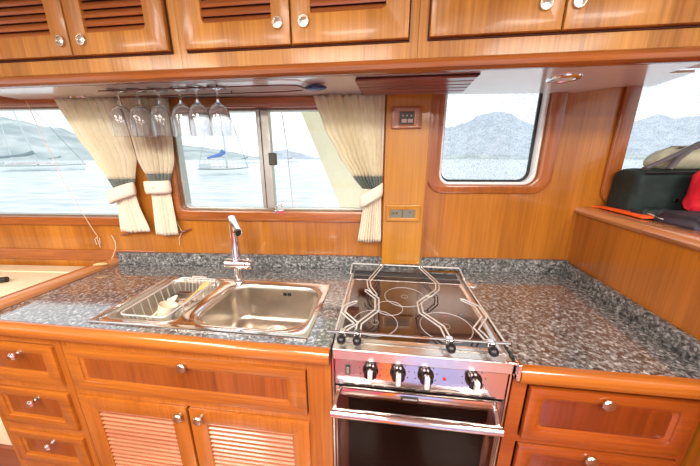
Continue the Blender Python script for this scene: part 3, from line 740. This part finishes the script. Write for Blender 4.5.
# ---------------------------------------------------------------- cooker
ck = thing('cooker', 'stainless steel cooker with black glass hob and oven door', 'cooker', (.10, -.33, 0))
CX0, CX1 = -.118, .322
finish('body', B().box(CX0, CX1, -.560, -.075, .08, .905), STEEL, ck, smooth=False, bevel=.002)
# hob tray: steel frame around the glass
hob = finish('hob_frame', B().plate([(CX0-.003, -.5605), (CX1+.003, -.5605), (CX1+.005, -.052), (CX0-.005, -.052)], [rr(CX0+.012, CX1-.020, -.540, -.165, .008)], .906, .926, TOP, .002), STEEL, ck)
finish('hob_glass', B().plate(rr(CX0+.012, CX1-.020, -.540, -.165, .008), [], .910, .9235, TOP, .001), HOBG, hob, smooth=False)
finish('rear_channel', B().box(CX0+.004, CX1-.012, -.160, -.132, .926, .929).box(CX0+.004, CX1-.012, -.118, -.085, .926, .932), BLACK, hob, bevel=.003)
def circ(cx, cy, r, z, n=48): return [(cx+r*math.cos(2*PI*i/n), cy+r*math.sin(2*PI*i/n), z) for i in range(n)]
for cx, cy, r in ((.085, -.286, .070), (-.014, -.458, .067), (.194, -.452, .074), (.03, -.37, .044)):
    b = B().tube(circ(cx, cy, r, .9237), .0011, True, 6)
    if r > .06: b.tube(circ(cx, cy, .012, .9236, 16), .0005, True, 4)
    q = finish('burner_ring', b, RINGM, hob)
    q.scale = (1, 1, 1)
finish('touch_mark', B().box(.20, .204, -.40, -.396, .9236, .9239), PINK, hob, smooth=False)
# rear and side guard rails
finish('rear_rail', B().tube([(CX0-.010, -.135, .936), (CX0-.012, -.062, .948), (CX0-.010, -.056, .950), (CX1+.004, -.056, .950), (CX1+.008, -.062, .948), (CX1+.008, -.135, .936)], .0032), WIRE, ck)
for x in (CX0-.003, CX1+.003): finish('side_rail', B().tube([(x, -.135, .936), (x, -.545, .940)], .0028), WIRE, ck)
fr_ = finish('front_rail', B().tube([(-.140, -.561, .955), (.325, -.556, .955), (.330, -.540, .955)], .0035), STEELP, ck)
# pan clamps
ZW = .952
def clamp(path, w=.011, knob=None, z=ZW):
    """hairpin wire: one leg follows the path, the other runs parallel and a little lower"""
    t = [Vector((x, y, z)) for x, y in path]
    up = []; lo = []
    for i, p in enumerate(t):
        a = t[max(i-1, 0)]; c = t[min(i+1, len(t)-1)]; d = (c-a).normalized(); n_ = Vector((-d.y, d.x, 0))
        up.append(p+n_*w/2); lo.append(p-n_*w/2)
    tip = t[-1]+(t[-1]-t[-2]).normalized()*w*.6
    o = finish('pan_clamp', B().tube(up+[tip+Vector((0, 0, 0))]+lo[::-1], .0024), WIRE, ck)
    x, y = path[0]
    if knob:
        k_ = finish('clamp_knob', B().lathe([(.004, -.012), (.004, 0), (.0085, .003), (.0115, .010), (.0120, .017), (.009, .024), (.004, .027), (0, .027)], (x, -.566, z-.001), (0, -1, -.35), 18), BLACK, o)
        finish('clamp_block', B().box(x-.010, x+.010, -.568, -.548, z-.006, z+.008), CHROME, o, bevel=.003)
    else:
        finish('clamp_block', B().box(x-.012, x+.012, -.066, -.052, .942, .955), CHROME, o, bevel=.003)
clamp([(.000, -.062), (-.002, -.085), (-.047, -.235), (-.040, -.285), (-.017, -.340)], .012)
clamp([(.166, -.062), (.168, -.085), (.209, -.222), (.199, -.276), (.165, -.324)], .012)
clamp([(-.057, -.556), (-.057, -.512), (-.010, -.438), (-.011, -.365), (-.050, -.312)], .013, knob=1)
clamp([(.178, -.556), (.172, -.500), (.124, -.434), (.124, -.375), (.158, -.330)], .013, knob=1)
clamp([(-.098, -.556), (-.086, -.535), (-.066, -.512), (-.112, -.458), (-.108, -.425), (-.080, -.395)], .012, knob=1)
clamp([(.278, -.556), (.270, -.520), (.262, -.497), (.304, -.436), (.302, -.375), (.268, -.338)], .013, knob=1)
# front: top lip, control panel, oven door
finish('front_lip', B().box(CX0-.003, CX1+.003, -.592, -.561, .893, .9255), STEEL, ck, bevel=.003)
pn = finish('control_panel', B().box(CX0+.003, CX1-.003, -.588, -.560, .812, .894), PANELM, ck, bevel=.002)
sw = finish('switch', B().box(-.086, -.073, -.5905, -.588, .847, .877), BLACK, pn, bevel=.001)
finish('rocker', B().box(-.0835, -.0755, -.593, -.590, .852, .872), GREYPL, sw, bevel=.001)
for x in (-.020, .051, .121, .238):
    z = .866
    kn = finish('control_knob', B().lathe([(.0205, 0), (.0205, .003), (.0175, .006), (.0165, .018), (.0145, .020), (0, .020)], (x, -.588, z), (0, -1, 0), 28), KNOBD, pn)
    finish('grip', B().box(x-.006, x+.006, -.619, -.6075, z-.0155, z+.0155), WIRE, kn, bevel=.002)
    b = B()
    for k in range(7):
        a = PI*(1.15-.0) - k*PI*1.3/6
        b.lathe([(.0016, 0), (.0016, .0006)], (x+.0285*math.cos(a), -.588, z+.0285*math.sin(a)), (0, -1, 0), 8)
    finish('dial_mark', b, BLACK, pn)
finish('indicator_lamp', B().lathe([(.004, 0), (.004, .002), (0, .003)], (.168, -.588, .860), (0, -1, 0), 14), REDL, pn)
b = B()
for k in range(10): b.box(CX0+.03+k*.040, CX0+.055+k*.040, -.5886, -.586, .8145, .8185)
finish('vent_slot', b, BLACK, pn, smooth=False)
od = finish('oven_door', B().plate([(CX0+.004, .16), (CX1-.006, .16), (CX1-.006, .803), (CX0+.004, .803)], [rr(CX0+.040, CX1-.036, .22, .768, .004)], -.586, -.562, FR, .002), STEELP, ck)
finish('oven_window', B().plate(rr(CX0+.040, CX1-.036, .22, .768, .004), [], -.583, -.570, FR), OVENG, od, smooth=False)
finish('door_glass', B().plate(rr(CX0+.008, CX1-.010, .17, .776, .004), [], -.5885, -.5862, FR, .0005), DGLASS, od, smooth=False)
badge = finish('badge', B().box(.062, .108, -.5895, -.5862, .780, .789), BLACK, od, smooth=False)
b = B()
for k in range(9): b.box(.068+k*.0042, .0708+k*.0042, -.5899, -.5894, .7826, .7866)
finish('badge_lettering', b, RINGM, badge, smooth=False)
hd = finish('handle', B().tube([(-.116, -.640, .772), (.298, -.640, .772)], .0115, seg=20), STEELP, od)
finish('handle_arm', B().tube([(-.098, -.588, .800), (-.106, -.614, .797), (-.110, -.638, .776)], [.006, .006, .007], seg=10), CHROME, hd)
finish('handle_arm', B().tube([(.296, -.588, .800), (.292, -.614, .797), (.290, -.638, .776)], [.006, .006, .007], seg=10), CHROME, hd)
b = B()
for k in range(5): b.box(-.045+k*.042, -.032+k*.042, -.5887, -.5884, .716, .7175)
finish('glass_marking', b, RINGM, od, smooth=False)
for x in (CX0-.0045, CX1+.0005): finish('side_strip', B().box(x, x+.004, -.586, -.1, .09, .892), STEELP, ck, smooth=False)
tag(finish('corner_bracket', B().box(.3275, .3370, -.606, -.584, .888, .934).box(.300, .3370, -.600, -.593, .9268, .9335), CHROME, bevel=.002), 'small bright steel bracket at the cooker front right corner', 'bracket')
tag(finish('steel_strip', B().plate([(.333, -.17), (.366, -.17), (.352, -.10), (.333, -.09)], [], ZC+.0004, ZC+.003, TOP, .0008), STEEL), 'small flat steel plate on the granite behind the cooker', 'plate')

# ---------------------------------------------------------------- left: cream settee beyond the counter
st = thing('settee', 'cream upholstered settee back beyond the left end of the counter', 'settee', (-2.1, -.45, 0))
b = B().plate([(-3.15, -.55), (-1.366, -.55), (-1.366, -.135), (-3.15, -.26)], [], .02, .30, TOP, .005)
finish('base', b, W_FLOOR, st)
finish('seat_panel', B().plate([(-3.13, -.54), (-1.368, -.54), (-1.368, -.137), (-3.13, -.26)], [], .302, .60, TOP, .005), CREAM, st)
prof = [(-1.315, .60), (-1.306, .80), (-1.308, .885), (-1.320, .902), (-1.35, .908), (-3.1, .908), (-3.15, .895), (-3.15, .60)]
finish('cushion', B().plate([(-3.1, -.60), (-1.356, -.60), (-1.356, -.131), (-3.1, -.255)], [], .605, .908, TOP, .012), CREAM, st)
finish('piping', B().tube([(-3.0, -.34, .909), (-1.36, -.215, .909)], .003), CREAM, st)
tag(finish('pull_handle', B().tube([(-1.72, -.43, .919), (-1.62, -.375, .920), (-1.535, -.335, .921)], [.010, .011, .012], seg=12), BLACK), 'short black rounded handle end lying on the cream settee at the left edge', 'handle')

# ---------------------------------------------------------------- things on the right ledge
ZL = 1.197
def blob(pts_rows, name, mat, parent=None, solid=0, **k):
    return finish(name, B().rows(pts_rows, closeu=True), mat, parent, solid=solid, angle=180)
def softbox(x0, x1, y0, y1, z0, z1, r=.03, wob=.006, seed=1, n=14, lean=(0, 0)):
    rnd = random.Random(seed); b = B(); rows = []
    hs = [0, .02, .08, .2, .4, .6, .8, .92, .98, 1]
    for h in hs:
        e = min(h, 1-h)*(z1-z0); ins = (r-math.sqrt(max(r*r-(r-min(e, r))**2, 0)))
        row = []
        for i, (x, y) in enumerate(rr(x0+ins, x1-ins, y0+ins, y1-ins, r, 5)):
            w = wob*math.sin(i*.9+h*7+seed)+rnd.uniform(-wob, wob)*.3
            row.append((x+w+lean[0]*h, y+w*.7+lean[1]*h, lerp(z0, z1, h)+(wob*math.sin(i*1.3+seed)*h)))
        rows.append(row)
    b.rows(rows, closeu=True); vs = b.b.verts; vs.ensure_lookup_table(); n_ = len(rows[0])
    b.b.faces.new([vs[i] for i in range(n_)]); b.b.faces.new([vs[len(vs)-n_+i] for i in range(n_)])
    return b
bg = thing('kit_bag', 'black and green nylon bag with grey straps on the right ledge', 'bag', (1.05, -.05, ZL))
finish('bag_body', softbox(.885, 1.32, -.10, .030, ZL+.001, 1.362, .025, .004, 3), BAGM, bg, angle=180)
finish('base_fold', softbox(.872, .968, -.165, -.105, ZL+.001, 1.235, .015, .004, 5), BAGM, bg, angle=180)
finish('top_pouch', softbox(.95, 1.30, -.075, .03, 1.362, 1.44, .035, .006, 8, lean=(.05, 0)), MESHM, bg, angle=180)
b = B().tube([(.90, -.09, 1.368), (.945, -.088, 1.39), (1.0, -.085, 1.42), (1.05, -.083, 1.452), (1.14, -.08, 1.478)], .012, seg=10, flat=.5)
b.tube([(.965, -.10, 1.366), (.985, -.098, 1.40), (1.015, -.094, 1.43), (1.06, -.092, 1.452), (1.16, -.09, 1.455)], .012, seg=10, flat=.5)
finish('strap', b, STRAP, bg)
finish('zip', B().tube([(.895, -.105, 1.352), (1.0, -.108, 1.356), (1.3, -.106, 1.356)], .003), BLACK, bg)
finish('zip_pull', B().lathe([(.006, 0), (.006, .004), (0, .005)], (1.005, -.112, 1.262), (0, -1, 0), 12), STEELP, bg)
tag(finish('red_jacket', softbox(.980, 1.16, -.225, -.140, ZL+.035, 1.37, .03, .009, 11, lean=(.03, .02)), REDM, angle=180), 'crumpled red jacket at the right edge of the photo', 'jacket')
tag(finish('dark_jacket', softbox(.868, 1.12, -.345, -.20, ZL+.001, 1.238, .018, .006, 15), BAGD, angle=180), 'dark purple-grey folded jacket in front of the red one', 'jacket')
oc = B().plate([(.835, .020), (.850, -.01), (.835, -.205), (.885, -.205), (.905, -.12), (.885, .02)], [], ZL+.015, ZL+.021, TOP, .002)
tag(finish('orange_cloth', oc, ORANGE), 'flat folded bright orange cloth on the ledge in front of the black bag', 'cloth')
b = B(); b.addmesh([(.893, -.135, 1.2235), (.905, -.118, 1.2245), (.878, -.232, 1.2185), (.866, -.240, 1.2175)], [(0, 1, 2, 3)])
tag(finish('paper_slip', b, PAPER, solid=.001), 'small pale strip of paper between the orange cloth and the dark jacket', 'paper')

# ---------------------------------------------------------------- outside
SEA = -.25
sea = B().box(-3000, 3000, .5, 3000, SEA-1, SEA)
struct('sea', sea, WATER, smooth=False)
sea2 = B().box(-3000, 3000, -3000, -3.7, SEA-1, SEA)
struct('sea_behind', sea2, WATER, smooth=False)
# camera axes (used for the camera itself, and for bearings of far hills)
F_PX = 270.63
XR = Vector((.99230864, .03217542, -.11953368)); YR = Vector((.12378741, -.26172195, .95717203)); ZRW = Vector((-4.87175e-04, -.964606845, -.263691861))
CAM = Vector((0, -1.18, 1.40))
def bear(u, v):
    q = Vector((u-350, v-233, F_PX)); d = Vector((XR.dot(q), YR.dot(q), ZRW.dot(q)))
    return math.atan2(d.x, d.y), d.z/math.hypot(d.x, d.y)
def hill(name, ridge, R, depth, mat, seed):
    rnd = random.Random(seed); pts = [bear(*p) for p in ridge]
    na, rows = 90, []
    a0, a1 = pts[0][0], pts[-1][0]
    for i in range(na+1):
        a = lerp(a0, a1, i/na)
        e = pts[-1][1]
        for p, q in zip(pts, pts[1:]):
            if p[0] <= a <= q[0]: e = lerp(p[1], q[1], (a-p[0])/(q[0]-p[0])); break
        h = (R*e+1.65)
        row = []
        for j in range(13):
            t = j/12; rad = R-depth+2*depth*t; prof_ = math.sin(PI*min(max(t, 0), 1))**1.1
            nn = (math.sin(a*140+j*1.7+seed)+math.sin(a*63+j*2.9)*1.3)*.02*h
            z = SEA-2+(h+2)*prof_+nn*prof_
            row.append((CAM.x+rad*math.sin(a), CAM.y+rad*math.cos(a), z))
        rows.append(row)
    return struct(name, B().rows(rows), mat, angle=180)
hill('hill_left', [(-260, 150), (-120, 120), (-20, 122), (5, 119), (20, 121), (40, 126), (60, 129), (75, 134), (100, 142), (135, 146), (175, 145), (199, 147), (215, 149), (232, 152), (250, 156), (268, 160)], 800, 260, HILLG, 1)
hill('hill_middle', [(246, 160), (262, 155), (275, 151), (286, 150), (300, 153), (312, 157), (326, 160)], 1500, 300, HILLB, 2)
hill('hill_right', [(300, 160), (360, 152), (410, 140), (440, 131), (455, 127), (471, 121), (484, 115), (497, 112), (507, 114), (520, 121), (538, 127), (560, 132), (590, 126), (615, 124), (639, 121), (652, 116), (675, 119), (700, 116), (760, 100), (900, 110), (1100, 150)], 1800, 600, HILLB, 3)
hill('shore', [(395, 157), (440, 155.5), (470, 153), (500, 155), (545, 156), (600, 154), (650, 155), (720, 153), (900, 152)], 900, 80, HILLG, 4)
def at_sea(u, D):
    a, _ = bear(u, 159); return Vector((CAM.x+D*math.sin(a), CAM.y+D*math.cos(a), SEA)), a
def sailboat(u, D, length, lbl, cover, mast_at=.5, tilt=0, h=12, flip=1, simple=False, name='sailing_boat', sf=1.0):
    p, a = at_sea(u, D)
    t = thing(name, lbl, 'boat', p, 'sailing boats moored on the bay')
    ax = Vector((math.cos(a), -math.sin(a), 0)); ay = Vector((math.sin(a), math.cos(a), 0))
    def P(l, w, z): return p+ax*(l*flip)+ay*w+Vector((0, 0, z))
    LN = length/2; rows = []
    for i in range(17):
        q = i/16; l = lerp(-LN, LN, q); wd = length*.13*math.sin(PI*min(q*.86+.14, 1))**.6+.05
        sh = sf*.10*length*(.80+.25*(q-.4)**2*2); k = .25 if .05 < q < .95 else .0
        ov = 0 if q < .5 else (q-.5)*.08*length
        rows.append([P(l, -wd, sh), P(l-ov*.3, -wd*.98, sh*.55), P(l-ov, -wd*.75, .02), P(l-ov, 0, -.25), P(l-ov, wd*.75, .02), P(l-ov*.3, wd*.98, sh*.55), P(l, wd, sh)])
    hb_ = B().rows(rows); vs = hb_.b.verts; vs.ensure_lookup_table()
    for rI in (0, 16): hb_.b.faces.new([vs[rI*7+j] for j in range(7)])
    for i in range(16): hb_.b.faces.new((vs[i*7], vs[i*7+6], vs[(i+1)*7+6], vs[(i+1)*7]))
    finish('hull', hb_, HULL, t)
    z0 = .085*length*sf
    if not simple:
        b = B()
        for i in range(16):
            q0, q1 = rows[i][0], rows[i+1][0]; q = (Vector((0, 0, -.10))); b.tube([q0+q-ay*.02, q1+q-ay*.02], .035, seg=4)
        finish('stripe', b, HULLB, t)
        cb_ = B()
        sec = [(-.30, 0), (-.26, .35), (-.05, .45), (.12, .42), (.22, .05)]
        rr_ = [[P(l*length, w*length, z0+hh*(length/12)) for w in (-.07, -.055, .055, .07) for hh in ([h_] if abs(w) < .06 else [h_*.3])] for l, h_ in sec]
        cb_.rows(rr_, closeu=True); finish('coachroof', cb_, DECKM, t)
        b = B()
        for k in range(11):
            l = lerp(-.45, .45, k/10)*length; b.tube([P(l, -.1*length, z0), P(l, -.1*length, z0+.75)], .025, seg=4)
        for zz in (.45, .75): b.tube([P(-.46*length, -.1*length, z0+zz), P(.46*length, -.1*length, z0+zz)], .015, seg=4)
        b.box(-.1, .1, -.1, .1, 0, .1, lambda x, y, z: P(-.36*length+x*5, y*8, z0+z*4.5))
        finish('guard_rail', b, MAST, t)
    ml = (mast_at-.5)*length
    finish('mast', B().tube([P(ml, 0, z0-.2), P(ml+tilt*h, 0, z0+h)], [.11, .08] if not simple else [.16, .12], seg=6), MAST, t)
    bl = length*.36
    finish('boom_cover', B().tube([P(ml-.1, 0, z0+1.75), P(ml-bl*.3, 0, z0+1.35), P(ml-bl, 0, z0+1.0)], [.30, .2, .10], seg=8), cover, t)
    if not simple:
        finish('rigging', B().tube([P(ml+tilt*h*.95, 0, z0+h*.95), P(LN*.97, 0, z0+.1)], .035, seg=4).tube([P(ml+tilt*h*.95, 0, z0+h*.95), P(-LN*.97, 0, z0+.1)], .02, seg=4), GREYC, t)
    return t
sailboat(37, 62, 10.3, 'white sailing boat with grey boom cover seen through the far left window', GREYC, .5, -.12, 13)
sailboat(223, 33, 5.0, 'white sailing boat with bright blue boom cover seen through the middle window', BLUEC, .56, 0, 9, 1, sf=1.75)
bo = [(12, 130, 9, 'distant white sailing boat left of the grey-covered one'), (62, 150, 10, 'distant white boat beyond the bow of the left sailing boat'), (248, 120, 8, 'distant small boat at the middle window beside its mullion'), (292, 160, 8, 'distant small boat right of the mullion by the cream canvas'), (462, 330, 14, 'tiny far boat at the left of the rain-specked window'), (486, 360, 14, 'tiny far boat in the middle of the rain-specked window'), (506, 340, 14, 'tiny far boat at the right of the rain-specked window')]
for u, D, ln, lb in bo:
    sailboat(u, D, ln, lb, GREYC, .5, 0, 10 if D < 200 else 13, 1, True)
struct('hull_bounce_skin', B().plate([(-3.2, 0), (2.2, 0), (2.2, TOPZ), (-3.2, TOPZ)], [w1h, w2h, w3h, w4h], .0505, .06, WF), WHITE, smooth=False)  # unseen white skin added to bounce light onto the canvas wing
struct('side_deck', B().box(-3.2, 2.3, .061, 1.2, .84, .90, WB), WHITE, smooth=False)
# cream canvas wing and stay on the own side deck
cw = tag(finish('canvas_wing', B().plate([(-.436, 1.70), (-.254, 1.247), (-.13, .94), (-.12, .90), (.06, .90), (.06, 1.70)], [], .30, .33, WF, .004), PCREAM), 'large cream side screen outside the middle window with a slanting edge', 'canvas screen')
tag(finish('stay_wire', B().tube([W(-.475, 1.72, .16), W(-.452, 1.45, .17), W(-.43, .901, .18)], .0022, seg=6), MAST), 'thin upright stay wire outside just right of the mullion', 'wire', 'stay wires outside the windows')
tag(finish('stay_wire', B().tube([W(-1.66, 1.75, .5), W(-1.32, .901, .5)], .002, seg=6), MAST), 'thin slanting stay wire outside beside the far left curtain', 'wire', 'stay wires outside the windows')

# ---------------------------------------------------------------- unseen fill lights added to brighten the saloon, behind and above the viewer
def fill_lamp(x, y, p):
    t = thing('fill_panel', 'added square fill light panel, unseen behind the viewer', 'ceiling light', (x, y, TOPZ-.03), 'added fill lights of the saloon')
    finish('bezel', B().plate(rr(x-.34, x+.34, y-.29, y+.29, .03), [rr(x-.32, x+.32, y-.27, y+.27, .02)], TOPZ-.028, TOPZ-.001, TOP, .002), CHROME, t)
    finish('diffuser', B().plate(rr(x-.32, x+.32, y-.27, y+.27, .02), [], TOPZ-.012, TOPZ-.004, TOP), FILL_GLOW, t)
    li = bpy.data.lights.new('saloon_fill', 'AREA'); li.shape = 'RECTANGLE'; li.size = .62; li.size_y = .52; li.energy = p; li.color = (1, .97, .93)
    lo = bpy.data.objects.new('saloon_fill', li); lo.location = (x, y, TOPZ-.034); COL.objects.link(lo)
LP = 27
for x, y in ((-1.5, -1.6), (-.3, -1.6), (.9, -1.6), (-1.5, -2.7), (-.3, -2.7), (.9, -2.7)):
    fill_lamp(x, y, LP)
m, nt, out = newmat('reflection_rug')  # added rug, its stripes placed to colour the cooker's reflection
b_ = N(nt, 'ShaderNodeBsdfDiffuse'); g_ = N(nt, 'ShaderNodeNewGeometry'); s_ = N(nt, 'ShaderNodeSeparateXYZ'); L(nt, g_.outputs['Position'], s_.inputs[0])
q_ = N(nt, 'ShaderNodeMapRange'); q_.inputs[1].default_value = -1; q_.inputs[2].default_value = 1.5; L(nt, s_.outputs[0], q_.inputs[0])
c_ = ramp(nt, q_.outputs[0], [(0, lin((150,104,104))), (.24, lin((170,60,90))), (.28, lin((140,96,98))), (.36, lin((160,66,90))), (.40, lin((196,104,40))), (.455, lin((140,144,190))), (.60, lin((146,146,190))), (.66, lin((180,118,104))), (.80, lin((120,80,72)))])
c_.node.color_ramp.interpolation = 'CONSTANT'
L(nt, c_, b_.inputs[0]); L(nt, b_.outputs[0], out.inputs[0])
tag(finish('reflected_rug', B().plate(rr(-1, 1.5, -2.75, -1.35, .03), [], .001, .012, TOP, .003), m), 'unseen striped rug added to reflect in the cooker front', 'rug')
# unseen sofa and cushions added so their colours show in the cooker's front
LAV = plain('lavender_upholstery', lin((176,178,214)), .8, 0, .05, 20)
so = thing('sofa', 'unseen pale lavender sofa added for its reflection', 'sofa', (0, -3.1, 0))
finish('seat', B().box(-1.6, 1.5, -3.5, -2.85, .25, .45), LAV, so, bevel=.04)
finish('backrest', B().box(-1.6, 1.5, -3.52, -3.36, .46, .92), LAV, so, bevel=.04)
finish('base', B().box(-1.58, 1.48, -3.5, -2.9, .01, .24), W_FLOOR, so, bevel=.005)
def pillow(x, m, l): tag(finish('cushion', softbox(x-.2, x+.2, -3.34, -3.2, .46, .84, .05, .008, 4), m, angle=180), l, 'cushion', 'added cushions on the unseen sofa')
pillow(-1.1, REDM, 'added red cushion on the unseen sofa'); pillow(-.6, ORANGE, 'added orange cushion on the unseen sofa')

# ---------------------------------------------------------------- sky
w = bpy.data.worlds.new('sky'); scene.world = w; w.use_nodes = True; nt = w.node_tree
for n in list(nt.nodes): nt.nodes.remove(n)
out = N(nt, 'ShaderNodeOutputWorld'); bgk = N(nt, 'ShaderNodeBackground')
tc = N(nt, 'ShaderNodeTexCoord'); mp = N(nt, 'ShaderNodeMapping'); mp.inputs['Scale'].default_value = (2, 2, 7)
L(nt, tc.outputs['Generated'], mp.inputs[0])
no = N(nt, 'ShaderNodeTexNoise'); no.inputs['Scale'].default_value = 2.2; no.inputs['Detail'].default_value = 6; L(nt, mp.outputs[0], no.inputs['Vector'])
L(nt, ramp(nt, no.outputs['Fac'], [(.35, lin((214,226,238))), (.6, lin((246,248,248)))]), bgk.inputs[0])
bgk.inputs[1].default_value = 1.6
L(nt, bgk.outputs[0], out.inputs[0])

# ---------------------------------------------------------------- camera
cam = bpy.data.cameras.new('camera'); co = bpy.data.objects.new('camera', cam); COL.objects.link(co)
cam.sensor_width = 36; cam.lens = F_PX*36/700; cam.clip_start = .02; cam.clip_end = 6000
R = Matrix((XR, YR, ZRW))       # rows: world axes in camera (x right, y down, z forward)
m = Matrix(((R[0][0], -R[0][1], -R[0][2]), (R[1][0], -R[1][1], -R[1][2]), (R[2][0], -R[2][1], -R[2][2])))
co.matrix_world = Matrix.Translation(CAM) @ m.to_4x4()
scene.camera = co
scene.view_settings.view_transform = 'Standard'; scene.view_settings.look = 'None'
scene.view_settings.exposure = 0; scene.view_settings.gamma = 1; scene.view_settings.use_curve_mapping = False
scene.cycles.max_bounces = 12; scene.cycles.transparent_max_bounces = 16; scene.cycles.transmission_bounces = 12
scene.cycles.caustics_refractive = False; scene.cycles.caustics_reflective = False
